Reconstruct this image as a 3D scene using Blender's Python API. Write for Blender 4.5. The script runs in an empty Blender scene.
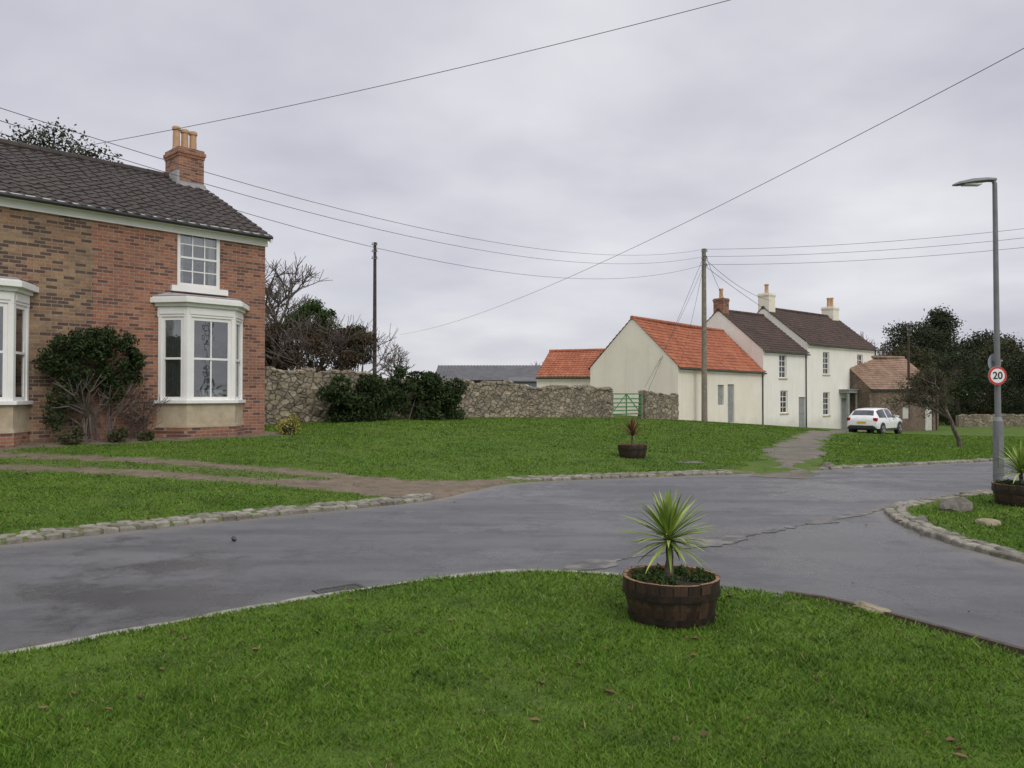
import bpy, math, random
import numpy as np
from mathutils import Vector, Matrix
rng=np.random.default_rng(7); random.seed(7)
scene=bpy.context.scene
COL=scene.collection

# ------------------------------------------------------------ materials
def newmat(name):
    m=bpy.data.materials.new(name); m.use_nodes=True
    nt=m.node_tree; b=nt.nodes['Principled BSDF']
    return m,nt,b
def L(nt,a,b): nt.links.new(a,b)
def mixc(nt,fac,a,b,blend='MIX'):
    n=nt.nodes.new('ShaderNodeMix'); n.data_type='RGBA'; n.blend_type=blend
    for s,v in ((n.inputs[0],fac),(n.inputs[6],a),(n.inputs[7],b)):
        if hasattr(v,'is_output'): L(nt,v,s)
        elif isinstance(v,(int,float)): s.default_value=v
        else: s.default_value=(*v,1) if len(v)==3 else v
    return n.outputs[2]
def math_(nt,op,a,b=0.5,clamp=False):
    n=nt.nodes.new('ShaderNodeMath'); n.operation=op; n.use_clamp=clamp
    for s,v in ((n.inputs[0],a),(n.inputs[1],b)):
        if hasattr(v,'is_output'): L(nt,v,s)
        else: s.default_value=v
    return n.outputs[0]
def coord(nt): return nt.nodes.new('ShaderNodeTexCoord').outputs['Object']
def noise(nt,vec,scale,detail=4,rough=.6,out='Fac'):
    n=nt.nodes.new('ShaderNodeTexNoise'); n.inputs['Scale'].default_value=scale
    n.inputs['Detail'].default_value=detail; n.inputs['Roughness'].default_value=rough
    L(nt,vec,n.inputs['Vector']); return n.outputs[out]
def ramp(nt,fac,lo,hi,c0=(0,0,0),c1=(1,1,1)):
    r=nt.nodes.new('ShaderNodeValToRGB'); r.color_ramp.elements[0].position=lo; r.color_ramp.elements[1].position=hi
    r.color_ramp.elements[0].color=(*c0,1); r.color_ramp.elements[1].color=(*c1,1)
    L(nt,fac,r.inputs[0]); return r.outputs[0]
def bump(nt,b,h,strength=.3,dist=.02):
    n=nt.nodes.new('ShaderNodeBump'); n.inputs['Strength'].default_value=strength; n.inputs['Distance'].default_value=dist
    L(nt,h,n.inputs['Height']); L(nt,n.outputs[0],b.inputs['Normal'])
def simple(name,c1,c2,scale=5,rough=.7,bs=.2,bd=.01,metal=0,detail=5,lo=.35,hi=.65):
    m,nt,b=newmat(name); v=coord(nt); f=noise(nt,v,scale,detail)
    L(nt,ramp(nt,f,lo,hi,c1,c2),b.inputs['Base Color'])
    b.inputs['Roughness'].default_value=rough; b.inputs['Metallic'].default_value=metal
    if bs>0: bump(nt,b,noise(nt,v,scale*6,4),bs,bd)
    return m
def mapped(nt,v,sc,loc=(0,0,0)):
    mp=nt.nodes.new('ShaderNodeMapping'); mp.inputs['Scale'].default_value=sc; mp.inputs['Location'].default_value=loc; L(nt,v,mp.inputs[0]); return mp.outputs[0]
def wallvec(nt):
    v=coord(nt); s=nt.nodes.new('ShaderNodeSeparateXYZ'); L(nt,v,s.inputs[0])
    c=nt.nodes.new('ShaderNodeCombineXYZ'); L(nt,math_(nt,'ADD',s.outputs[0],s.outputs[1]),c.inputs[0]); L(nt,s.outputs[2],c.inputs[1])
    return c.outputs[0],v
def brickmat(name,cols,mortar,dark,burn=.8,bf=.5):
    m,nt,b=newmat(name); w,v=wallvec(nt)
    def br(c1,c2,mo,bias=0):
        n=nt.nodes.new('ShaderNodeTexBrick'); L(nt,w,n.inputs['Vector'])
        n.inputs['Scale'].default_value=1; n.inputs['Brick Width'].default_value=.225; n.inputs['Row Height'].default_value=.077
        n.inputs['Mortar Size'].default_value=.009; n.inputs['Mortar Smooth'].default_value=.3; n.inputs['Bias'].default_value=bias
        n.inputs['Color1'].default_value=(*c1,1); n.inputs['Color2'].default_value=(*c2,1); n.inputs['Mortar'].default_value=(*mo,1); return n
    n1=br(cols[0],cols[1],mortar); n2=br(cols[2],cols[3],mortar,-.1)
    f=ramp(nt,noise(nt,v,1.3,6,.7),.40,.62)
    c=mixc(nt,f,n1.outputs[0],n2.outputs[0])
    n3=br((0,0,0),(1,1,1),(0,0,0),.0)
    f3=math_(nt,'MULTIPLY',math_(nt,'GREATER_THAN',n3.outputs[0],burn),bf)
    c=mixc(nt,f3,c,dark)
    c=mixc(nt,.8,c,ramp(nt,noise(nt,v,18,5,.7),.3,.7,(.72,.70,.68),(1.25,1.22,1.18)),'MULTIPLY')
    g=noise(nt,v,.7,6,.65); c=mixc(nt,.75,c,ramp(nt,g,.3,.7,(.62,.62,.62),(1.25,1.2,1.15)),'MULTIPLY')
    st=noise(nt,mapped(nt,v,(2.5,2.5,.25)),1.5,5); c=mixc(nt,math_(nt,'MULTIPLY',ramp(nt,st,.55,.75),.35),c,(.10,.085,.07))
    L(nt,c,b.inputs['Base Color']); b.inputs['Roughness'].default_value=.9
    bump(nt,b,math_(nt,'ADD',math_(nt,'MULTIPLY',n1.outputs['Fac'],-1),noise(nt,v,30,3)),.5,.01)
    return m
M_brick_red=brickmat('red_brick',[(.35,.145,.085),(.23,.09,.06),(.40,.20,.125),(.18,.08,.058)],(.32,.27,.23),(.09,.048,.042),.74,.55)
M_brick_brn=brickmat('brown_brick',[(.29,.165,.095),(.17,.095,.065),(.36,.255,.15),(.10,.06,.047)],(.27,.23,.19),(.055,.038,.034),.66,.62)
def stonemat(name,ca,cb,cc,scale=4.2):
    m,nt,b=newmat(name); w,v=wallvec(nt)
    d=mixc(nt,.1,w,noise(nt,v,3,3,out='Color')); mv=mapped(nt,d,(1,1.55,1))
    vo=nt.nodes.new('ShaderNodeTexVoronoi'); vo.inputs['Scale'].default_value=scale; L(nt,mv,vo.inputs['Vector'])
    ve=nt.nodes.new('ShaderNodeTexVoronoi'); ve.feature='DISTANCE_TO_EDGE'; ve.inputs['Scale'].default_value=scale; L(nt,mv,ve.inputs['Vector'])
    s=nt.nodes.new('ShaderNodeSeparateColor'); L(nt,vo.outputs['Color'],s.inputs[0])
    c=mixc(nt,s.outputs[0],ca,cb); c=mixc(nt,math_(nt,'MULTIPLY',s.outputs[1],.6),c,cc)
    c=mixc(nt,.7,c,ramp(nt,noise(nt,v,9,6,.7),.3,.7,(.45,.45,.42),(1.25,1.2,1.1)),'MULTIPLY')
    c=mixc(nt,.8,c,ramp(nt,noise(nt,v,.5,5,.7),.35,.65,(.60,.61,.57),(1.3,1.27,1.2)),'MULTIPLY')
    e=ramp(nt,ve.outputs['Distance'],.0,.07)
    c=mixc(nt,e,(.10,.088,.072),c)  # mortar joints, their shadow painted into the colour as a dark edge
    L(nt,c,b.inputs['Base Color']); b.inputs['Roughness'].default_value=.95
    bump(nt,b,math_(nt,'ADD',e,math_(nt,'MULTIPLY',noise(nt,v,14,4),.6)),.9,.05)
    return m
M_rubble=stonemat('rubble_stone',(.27,.225,.165),(.42,.375,.30),(.16,.14,.12))
M_rubble2=stonemat('old_brick_stone',(.24,.165,.125),(.30,.25,.20),(.16,.11,.09),6)
def render_wall(name,c1,c2):
    m,nt,b=newmat(name); v=coord(nt)
    f=noise(nt,v,.6,6,.65); c=ramp(nt,f,.3,.62,c1,c2)
    st=ramp(nt,noise(nt,mapped(nt,v,(2.2,2.2,.18)),1.6,5),.52,.75)
    c=mixc(nt,math_(nt,'MULTIPLY',st,.25),c,(c1[0]*.62,c1[1]*.61,c1[2]*.58))
    s=nt.nodes.new('ShaderNodeSeparateXYZ'); L(nt,v,s.inputs[0])
    low=math_(nt,'MULTIPLY',ramp(nt,math_(nt,'ADD',s.outputs[2],math_(nt,'MULTIPLY',f,1.2)),.15,.75,(1,1,1),(0,0,0)),.35)
    c=mixc(nt,low,c,(.38,.38,.30))
    L(nt,c,b.inputs['Base Color']); b.inputs['Roughness'].default_value=.85
    bump(nt,b,noise(nt,v,12,5),.35,.02); return m
M_render=render_wall('cream_render',(.77,.70,.58),(.84,.785,.67))
M_render2=render_wall('white_render',(.78,.745,.67),(.85,.82,.75))
def roofmat(name,a,b_,c_,moss=(.1,.1,.05),mf=.3):
    m,nt,b=newmat(name); v=coord(nt)
    fl=nt.nodes.new('ShaderNodeVectorMath'); fl.operation='FLOOR'; L(nt,mapped(nt,v,(4.17,3.6,3.6)),fl.inputs[0])
    wn=nt.nodes.new('ShaderNodeTexWhiteNoise'); L(nt,fl.outputs[0],wn.inputs['Vector'])
    c=mixc(nt,wn.outputs['Value'],a,b_)
    c=mixc(nt,ramp(nt,noise(nt,v,1.1,6,.7),.45,.65),c,c_)
    c=mixc(nt,math_(nt,'MULTIPLY',ramp(nt,noise(nt,v,3,6,.75),.52,.68),mf),c,moss)
    L(nt,c,b.inputs['Base Color']); b.inputs['Roughness'].default_value=.85; b.inputs['Specular IOR Level'].default_value=.3
    bump(nt,b,noise(nt,v,25,4),.3,.01); return m
M_roof_dark=roofmat('dark_pantile',(.050,.041,.038),(.072,.058,.052),(.055,.046,.043),(.10,.10,.08),.3)
M_roof_org=roofmat('orange_pantile',(.34,.105,.055),(.43,.165,.09),(.29,.10,.058),(.14,.09,.055),.45)
M_roof_brn=roofmat('brown_pantile',(.075,.052,.045),(.105,.066,.054),(.06,.045,.04),(.12,.12,.08),.3)
M_roof_old=roofmat('weathered_pantile',(.27,.165,.115),(.35,.24,.17),(.20,.14,.10),(.17,.14,.10),.6)
M_slate=simple('grey_sheet_roof',(.075,.075,.08),(.12,.12,.125),1.5,.7,.2)
M_white=simple('white_paint',(.78,.77,.74),(.84,.83,.80),3,.45,.05)
M_greywood=simple('grey_green_paint',(.23,.25,.24),(.32,.34,.33),6,.6,.1)
M_paledoor=simple('pale_door_paint',(.50,.49,.45),(.60,.59,.55),3,.6,.1)
M_sand=simple('sandstone',(.38,.31,.21),(.50,.42,.30),4,.85,.3)
M_pot=simple('clay_pot',(.46,.27,.15),(.54,.35,.2),8,.8,.2)
M_black=simple('black_plastic',(.02,.02,.02),(.035,.035,.035),5,.5,0)
M_lead=simple('lead_flashing',(.30,.30,.31),(.42,.42,.43),5,.6,.1)
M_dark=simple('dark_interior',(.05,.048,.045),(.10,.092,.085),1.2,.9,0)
M_curt=simple('curtain_cloth',(.50,.48,.44),(.64,.62,.58),12,.9,.2)
def glassmat():
    m=bpy.data.materials.new('window_glass'); m.use_nodes=True; nt=m.node_tree; nt.nodes.clear()
    o=nt.nodes.new('ShaderNodeOutputMaterial'); t=nt.nodes.new('ShaderNodeBsdfTransparent'); g=nt.nodes.new('ShaderNodeBsdfGlossy')
    t.inputs[0].default_value=(.75,.8,.8,1); g.inputs['Roughness'].default_value=.03; g.inputs[0].default_value=(.9,.92,.95,1)
    fr=nt.nodes.new('ShaderNodeFresnel'); fr.inputs[0].default_value=1.5
    f=math_(nt,'ADD',math_(nt,'MULTIPLY',fr.outputs[0],1.6),.16,True)
    mx=nt.nodes.new('ShaderNodeMixShader'); L(nt,f,mx.inputs[0]); L(nt,t.outputs[0],mx.inputs[1]); L(nt,g.outputs[0],mx.inputs[2]); L(nt,mx.outputs[0],o.inputs[0])
    v=coord(nt); bp=nt.nodes.new('ShaderNodeBump'); bp.inputs['Strength'].default_value=.12; bp.inputs['Distance'].default_value=.04
    L(nt,noise(nt,v,2.2,2),bp.inputs['Height']); L(nt,bp.outputs[0],g.inputs['Normal'])
    return m
M_glass=glassmat()
def opq_glass(name='dark_glass',c=(.03,.033,.036)):
    m,nt,b=newmat(name); v=coord(nt); L(nt,ramp(nt,noise(nt,v,2,3),.4,.7,c,(c[0]*2.2,c[1]*2.2,c[2]*2.2)),b.inputs['Base Color'])
    b.inputs['Roughness'].default_value=.06; return m
M_dglass=opq_glass()
M_metal=simple('galvanised_steel',(.20,.205,.21),(.28,.285,.29),6,.5,.05,metal=.3)
M_lampgrey=simple('lamp_grey_paint',(.14,.145,.15),(.20,.205,.21),3,.5,.05)
M_polewood=simple('pole_timber',(.17,.14,.11),(.27,.235,.19),6,.9,.4)
M_poledark=simple('dark_pole_timber',(.045,.032,.026),(.08,.055,.042),6,.9,.3)
M_wire=simple('cable_black',(.05,.05,.055),(.08,.08,.085),3,.6,0)
def barkmat(name,a,b_):
    m,nt,b=newmat(name); v=coord(nt)
    f=noise(nt,mapped(nt,v,(1,1,.25)),22,5); L(nt,ramp(nt,f,.35,.65,a,b_),b.inputs['Base Color']); b.inputs['Roughness'].default_value=.95; bump(nt,b,f,.6,.02); return m
M_bark=barkmat('bark',(.07,.055,.045),(.15,.125,.10)); M_twig=barkmat('twigs',(.10,.075,.065),(.17,.14,.12))
def leafmat(name,a,b_,c_=None,ns=.8,rough=.75,spec=.12):
    m,nt,b=newmat(name); v=coord(nt); at=nt.nodes.new('ShaderNodeAttribute'); at.attribute_name='rnd'
    c=mixc(nt,at.outputs['Fac'],a,b_)
    if c_: c=mixc(nt,ramp(nt,noise(nt,v,ns,5),.4,.62),c,c_)
    L(nt,c,b.inputs['Base Color']); b.inputs['Roughness'].default_value=rough; b.inputs['Specular IOR Level'].default_value=spec
    return m
M_ever=leafmat('evergreen_leaves',(.018,.032,.012),(.055,.085,.026),(.03,.045,.018),1.6)
M_conif=leafmat('conifer_leaves',(.022,.034,.018),(.058,.078,.036),(.045,.05,.027),.4)
M_ivy=leafmat('ivy_leaves',(.030,.060,.014),(.075,.12,.032),(.045,.07,.022),1.2)
M_brown=leafmat('withered_leaves',(.065,.045,.03),(.14,.095,.06),(.055,.045,.028),1.0)
M_olive=leafmat('olive_leaves',(.045,.052,.024),(.09,.098,.042),(.055,.05,.028),1.2)
M_yell=leafmat('yellow_leaves',(.2,.2,.03),(.35,.30,.06))
M_cord=leafmat('cordyline_green',(.12,.20,.03),(.36,.44,.10),None,.8,.5,.3)
M_cordr=leafmat('cordyline_red',(.10,.04,.03),(.22,.12,.06))
M_dead=leafmat('dead_leaves',(.09,.055,.035),(.22,.13,.075))
def lawnpatch(nt,v,dark,mid,light):
    c=mixc(nt,ramp(nt,noise(nt,v,.45,6,.65),.36,.64),mid,light)
    c=mixc(nt,math_(nt,'MULTIPLY',ramp(nt,noise(nt,v,1.6,7,.72),.48,.66),.85),c,dark)
    return c
mgb,nt,b=newmat('grass_blades'); v=coord(nt); at=nt.nodes.new('ShaderNodeAttribute'); at.attribute_name='rnd'
c=lawnpatch(nt,v,(.050,.105,.012),(.082,.172,.014),(.118,.205,.022))
c=mixc(nt,1.0,c,mixc(nt,at.outputs['Fac'],(.58,.64,.6),(1.50,1.36,1.5)),'MULTIPLY')
c=mixc(nt,math_(nt,'GREATER_THAN',at.outputs['Fac'],1.2),c,(.26,.23,.10))
L(nt,c,b.inputs['Base Color']); b.inputs['Roughness'].default_value=.65; b.inputs['Specular IOR Level'].default_value=.15; M_grassb=mgb

# ------------------------------------------------------------ mesh helpers
class B:
    def __init__(s): s.v=[];s.f=[];s.m=[]
    def add(s,vs,fs,m=0):
        o=len(s.v); s.v+=[tuple(v) for v in vs]; s.f+=[tuple(i+o for i in f) for f in fs]; s.m+=[m]*len(fs)
    def box(s,x0,x1,y0,y1,z0,z1,m=0):
        s.add([(x0,y0,z0),(x1,y0,z0),(x1,y1,z0),(x0,y1,z0),(x0,y0,z1),(x1,y0,z1),(x1,y1,z1),(x0,y1,z1)],
              [(0,3,2,1),(4,5,6,7),(0,1,5,4),(1,2,6,5),(2,3,7,6),(3,0,4,7)],m)
    def obox(s,O,u,n,a0,a1,d0,d1,z0,z1,m=0):
        vs=[]
        for z in (z0,z1):
            for a,d in ((a0,d0),(a1,d0),(a1,d1),(a0,d1)):
                vs.append((O[0]+u[0]*a+n[0]*d,O[1]+u[1]*a+n[1]*d,z))
        s.add(vs,[(0,3,2,1),(4,5,6,7),(0,1,5,4),(1,2,6,5),(2,3,7,6),(3,0,4,7)],m)
    def prism(s,poly,z0,z1,m=0):
        n=len(poly); s.add([(p[0],p[1],z0) for p in poly]+[(p[0],p[1],z1) for p in poly],
            [tuple(range(n))[::-1],tuple(range(n,2*n))]+[(i,(i+1)%n,n+(i+1)%n,n+i) for i in range(n)],m)
    def cyl(s,p0,p1,r0,r1,n=10,m=0,caps=True):
        p0=Vector(p0);p1=Vector(p1);d=(p1-p0)
        if d.length<1e-6:return
        d.normalize(); a=d.orthogonal().normalized(); b=d.cross(a); vs=[]
        for p,r in((p0,r0),(p1,r1)):
            for i in range(n):
                t=2*math.pi*i/n; vs.append(p+(a*math.cos(t)+b*math.sin(t))*r)
        fs=[(i,(i+1)%n,n+(i+1)%n,n+i) for i in range(n)]
        if caps: fs+=[tuple(range(n))[::-1],tuple(range(n,2*n))]
        s.add(vs,fs,m)
    def lathe(s,prof,n=24,m=0,c=(0,0,0)):
        vs=[];k=len(prof)
        for r,z in prof:
            for i in range(n):
                t=2*math.pi*i/n; vs.append((c[0]+r*math.cos(t),c[1]+r*math.sin(t),c[2]+z))
        s.add(vs,[(j*n+i,j*n+(i+1)%n,(j+1)*n+(i+1)%n,(j+1)*n+i) for j in range(k-1) for i in range(n)],m)
    def obj(s,name,mats,parent=None,smooth=False,bevel=0):
        me=bpy.data.meshes.new(name); me.from_pydata(s.v,[],s.f)
        if not isinstance(mats,(list,tuple)): mats=[mats]
        for m in mats: me.materials.append(m)
        me.polygons.foreach_set('material_index',s.m)
        if smooth: me.polygons.foreach_set('use_smooth',[True]*len(s.f))
        me.update(); o=bpy.data.objects.new(name,me); COL.objects.link(o)
        if parent: o.parent=parent
        if bevel:
            md=o.modifiers.new('bevel','BEVEL'); md.width=bevel; md.segments=2; md.limit_method='ANGLE'
        return o
def np_mesh(name,V,F,mats,parent=None,smooth=False,attrs=None):
    V=np.asarray(V,np.float32); F=np.asarray(F,np.int32); n,k=F.shape
    me=bpy.data.meshes.new(name); me.vertices.add(len(V)); me.vertices.foreach_set('co',V.ravel())
    me.loops.add(n*k); me.loops.foreach_set('vertex_index',F.ravel())
    me.polygons.add(n); me.polygons.foreach_set('loop_start',np.arange(0,n*k,k,dtype=np.int32))
    me.polygons.foreach_set('use_smooth',np.full(n,smooth,dtype=bool))
    me.update(calc_edges=True)
    if attrs:
        for a,val in attrs.items():
            at=me.attributes.new(a,'FLOAT','POINT'); at.data.foreach_set('value',np.asarray(val,np.float32))
    for m in (mats if isinstance(mats,(list,tuple)) else [mats]): me.materials.append(m)
    o=bpy.data.objects.new(name,me); COL.objects.link(o)
    if parent: o.parent=parent
    return o
def empty(name,loc=(0,0,0),ang=0):
    e=bpy.data.objects.new(name,None); e.empty_display_size=.2; e.location=loc; e.rotation_euler=(0,0,ang); COL.objects.link(e); return e

# ------------------------------------------------------------ terrain height
CP=np.array([(-3,4.7,0),(0,7,0),(3,4.7,0),(-5.5,8.2,0),(-1.2,11.6,0),(0,14.2,0),(5.1,16,-.02),(8.4,13.4,0),(5,10,0),(0,0,0),(-6,1,0),(6,0,0),
(0,-10,0),(13,20,-.08),(-6.4,19.6,.58),(-10.4,15.4,.56),(-15,10.5,.5),(-9.1,13.6,.36),(-6,13.2,.28),(-3.7,13.5,.13),(-5.5,10.2,.08),(-8.5,9.5,.12),(2.8,18,.11),
(-7.7,24,.65),(-5.6,26.2,.74),(-2.2,29.9,.71),(4.2,36.8,.5),(9,42,.22),(16.65,51,-.4),(29.3,62,-1.2),(20,45,-.66),(8,22,-.05),(12,30,-.3),(20,23,-.25),
(-4,20,.5),(0,23,.42),(30,35,-.75),(38,60,-1.1),(20,5,-.1),(-20,8,.5),(-25,-8,.1),(20,-10,0),(-40,40,.8),(0,70,.3),(45,75,-1.2),(60,40,-1),(-60,0,.2),(60,0,-.3),(0,-60,0),(-50,90,.6),(0,120,-.4),(60,110,-1),(110,40,-1),(110,-30,-.6),(-110,0,0),(0,-110,0),(-100,60,.3)],float)
def phi(r2): return .5*r2*np.log(r2+1e-9)
def _fit():
    P=CP[:,:2]/10; n=len(P); K=phi(((P[:,None]-P[None])**2).sum(-1)); K[np.diag_indices(n)]=0.002
    A=np.zeros((n+3,n+3)); A[:n,:n]=K; A[:n,n]=1; A[:n,n+1:]=P; A[n,:n]=1; A[n+1:,:n]=P.T
    return np.linalg.solve(A,np.concatenate([CP[:,2],[0,0,0]])),P
W_,P_=_fit()
def H(x,y):
    x=np.asarray(x,float);y=np.asarray(y,float);sh=x.shape;q=np.stack([x.ravel(),y.ravel()],1)/10
    qc=np.clip(q,-12,12); out=np.full(len(q),W_[len(P_)])
    out+=qc@W_[len(P_)+1:]
    for i in range(len(P_)): out+=W_[i]*phi(((qc-P_[i])**2).sum(1))
    r=np.hypot(q[:,0],q[:,1])*10; t=np.clip((r-85)/60,0,1); t=t*t*(3-2*t)
    return (out*(1-t)-.8*t).reshape(sh)
def hz(x,y): return float(H(np.array([x]),np.array([y]))[0])
def chaikin(p,closed=False,it=2):
    p=[np.array(q,float) for q in p]
    for _ in range(it):
        o=[];n=len(p)
        rngi=range(n if closed else n-1)
        if not closed:o.append(p[0])
        for i in rngi:
            a,b=p[i],p[(i+1)%n]; o+= [a*.75+b*.25,a*.25+b*.75]
        if not closed:o.append(p[-1])
        p=o
    return np.array(p)
farE=[(-32,-12.5),(-14,1.5),(-9,5.4),(-5.46,8.2),(-3.5,9.75),(-1.9,11.0),(-1.1,11.8)]
farM=[(-.6,13.0),(.05,14.2)]
farF=[(2.5,15.0),(5.1,15.9),(6.6,16.6),(9,17.8),(13.2,20),(20,23.5),(40,33),(90,55)]
isl=[(90,48),(40,28),(20,18.6),(13,15.6),(8.8,13.3),(7,12.3),(5.9,11.5),(5.2,10.9),(4.9,10.2),(4.7,9.2),(4.65,8.25),(4.8,7.2),(5.4,5.5),(7,3),(9,0),(12,-6)]
nearR=[(7,-6),(5.5,-1),(4.2,2.2),(3.3,4.3),(2.8,5.2),(2.4,5.95),(1.85,6.3),(.95,6.75),(.43,6.93),(-.1,6.9),(-.94,6.5),(-1.95,5.72),(-2.6,5.13),(-3.09,4.67),(-12,-2.2),(-30,-16)]
ROAD=chaikin(farE+farM+farF+isl+nearR,True,2)
def sdpoly(x,y,poly):
    x=x.ravel();y=y.ravel();d=np.full(len(x),1e9);ins=np.zeros(len(x),bool);n=len(poly)
    for i in range(n):
        a=poly[i];b=poly[(i+1)%n];e=b-a;wx=x-a[0];wy=y-a[1]
        t=np.clip((wx*e[0]+wy*e[1])/(e@e+1e-12),0,1); d=np.minimum(d,(wx-e[0]*t)**2+(wy-e[1]*t)**2)
        c=((a[1]>y)!=(b[1]>y)); 
        if abs(e[1])>1e-12: ins^= c&(x<(e[0]*(y-a[1])/e[1]+a[0]))
    return np.sqrt(d)*np.where(ins,-1,1)
def dline(x,y,pts):
    x=x.ravel();y=y.ravel();d=np.full(len(x),1e9)
    for a,b in zip(pts[:-1],pts[1:]):
        a=np.array(a,float);b=np.array(b,float);e=b-a;t=np.clip(((x-a[0])*e[0]+(y-a[1])*e[1])/(e@e),0,1)
        d=np.minimum(d,np.hypot(x-a[0]-e[0]*t,y-a[1]-e[1]*t))
    return d
def wob(x,y): return .5*np.sin(x*7.1+y*3.3)+.3*np.sin(x*17.3-y*11.9+1)+.2*np.sin(x*31+y*27)
def wob2(x,y): return .45*np.sin(x*2.1+y*1.3+np.sin(y*3.1))+.35*np.sin(x*4.3-y*5.9+1)+.3*np.sin(x*11-y*7+np.sin(x*6))
TR1=[(-14,12.6),(-9.1,13.3),(-6,12.85),(-3.7,12.7),(-1.9,12.3),(-.7,12.3)]
TR2=[(-14,13.9),(-9.1,14.5),(-6,14.15),(-3.7,13.9),(-1.6,13.4),(-.4,13.2)]
K1=farE[1:]+[(-1.25,12.1)]; K2=[(.1,14.2),(2.5,15.0),(4.6,15.75)]; K3=isl[3:-2]; K4=[(6.8,16.7),(9,17.8),(13.2,20),(20,23.5),(40,33)]
def dirtmask(x,y):
    xr=x.ravel();yr=y.ravel(); w=.6*wob(xr,yr)+.7*wob2(xr,yr)
    m=np.clip(1-(dline(x,y,TR1)-.12+.12*w)/.42,0,1)*.85
    m=np.maximum(m,np.clip(1-(dline(x,y,TR2)-.14+.14*w)/.42,0,1)*.85)
    m=np.maximum(m,np.clip(.66-dline(x,y,[(-9,13.9),(-4,13.3),(-1,12.8)])*.5+.12*w,0,1)*.65)
    tri=np.array([(-4.8,13.0),(-1.3,11.5),(-.8,12.0),(.1,14.3),(-1.5,13.9)],float)
    m=np.maximum(m,np.clip(.5-(sdpoly(x,y,tri)+.18*w)/.4,0,1)*.95)
    ux,uy=.68,.73; s=(xr+6.4)*ux+(yr-20)*uy; d=(xr+6.4)*uy-(yr-20)*ux
    m=np.maximum(m,np.clip(1-(d-.85+.25*w)/.5,0,1)*(s<.3)*(d>-1)*.8)
    for K,o in((K1,.45),(K2,.45),(K3,.3),(K4,.3)): m=np.maximum(m,np.clip(1-(dline(x,y,K)-o+.08*w)/.22,0,1)*.55)
    return m
def axis(a,b,st,lo,hi,g):
    c=list(np.arange(a,b+1e-6,st)); s=st;v=c[-1]
    while v<hi: s*=g; v+=s; c.append(v)
    s=st;v=a;pre=[]
    while v>lo: s*=g; v-=s; pre.append(v)
    return np.array(pre[::-1]+c)
XA=axis(-11,11,.1,-1600,1600,1.05); YA=axis(3,20,.1,-900,2200,1.05)
GX,GY=np.meshgrid(XA,YA); Hh=H(GX,GY); nx,ny=len(XA),len(YA)
SD=sdpoly(GX,GY,ROAD).reshape(GX.shape); SDw=SD+.02*wob(GX,GY)
t=np.clip((SDw+.03)/.12,0,1); t=t*t*(3-2*t)
GZ=Hh-.07+.11*t
idx=np.arange(nx*ny).reshape(ny,nx); F=np.stack([idx[:-1,:-1],idx[:-1,1:],idx[1:,1:],idx[1:,:-1]],-1).reshape(-1,4)
dm=dirtmask(GX,GY)
mg,nt,b=newmat('lawn_ground'); v=coord(nt)
c=lawnpatch(nt,v,(.044,.080,.014),(.070,.128,.017),(.095,.152,.024))
c=mixc(nt,math_(nt,'MULTIPLY',ramp(nt,noise(nt,v,40,4,.7),.4,.65),.5),c,(.105,.14,.034))
c=mixc(nt,math_(nt,'MULTIPLY',ramp(nt,noise(nt,v,9,5,.7),.52,.7),.6),c,(.06,.052,.028))
at=nt.nodes.new('ShaderNodeAttribute'); at.attribute_name='dirt'
dirtc=ramp(nt,noise(nt,v,4,9,.8),.32,.66,(.085,.062,.042),(.225,.18,.13))
dirtc=mixc(nt,math_(nt,'MULTIPLY',ramp(nt,noise(nt,v,70,3,.8),.5,.7),.5),dirtc,(.32,.29,.24))
dn=math_(nt,'ADD',at.outputs['Fac'],math_(nt,'MULTIPLY',math_(nt,'SUBTRACT',noise(nt,v,7,8,.8),.5),2.4))
c=mixc(nt,ramp(nt,dn,.40,.70),c,dirtc)
L(nt,c,b.inputs['Base Color']); b.inputs['Roughness'].default_value=.95; b.inputs['Specular IOR Level'].default_value=.15
bump(nt,b,noise(nt,v,25,6,.7),.6,.03)
np_mesh('ground',np.stack([GX.ravel(),GY.ravel(),GZ.ravel()],1),F,mg,smooth=True,attrs={'dirt':dm})
# road sheet
keep=(SD.ravel()<.35); fk=keep[F].all(1)&(np.abs(GX.ravel()[F]).max(1)<110)&(GY.ravel()[F].min(1)>-30)
Fr=F[fk]; used=np.unique(Fr); rm=np.full(nx*ny,-1); rm[used]=np.arange(len(used))
ma,nt,b=newmat('asphalt'); v=coord(nt)
big=noise(nt,v,.3,6,.65); c=ramp(nt,big,.32,.68,(.080,.080,.085),(.130,.129,.134))
rot=nt.nodes.new('ShaderNodeMapping'); rot.inputs['Rotation'].default_value=(0,0,-.62); rot.inputs['Scale'].default_value=(.22,1.5,1); L(nt,v,rot.inputs[0])
trk=noise(nt,rot.outputs[0],1.2,6,.65); c=mixc(nt,math_(nt,'MULTIPLY',ramp(nt,trk,.44,.60),.65),c,(.062,.062,.066))
c=mixc(nt,math_(nt,'MULTIPLY',ramp(nt,noise(nt,v,1.7,8,.75),.50,.64),.65),c,(.052,.052,.056))
fine=noise(nt,v,110,4,.85); c=mixc(nt,.8,c,ramp(nt,fine,.36,.66,(.45,.45,.45),(1.8,1.78,1.75)),'MULTIPLY')
at=nt.nodes.new('ShaderNodeAttribute'); at.attribute_name='edge'
c=mixc(nt,math_(nt,'MULTIPLY',math_(nt,'MULTIPLY',at.outputs['Fac'],noise(nt,v,4,6,.7)),1.3,True),c,(.20,.18,.15))
vo=nt.nodes.new('ShaderNodeTexVoronoi'); vo.feature='DISTANCE_TO_EDGE'; vo.inputs['Scale'].default_value=.8
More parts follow.
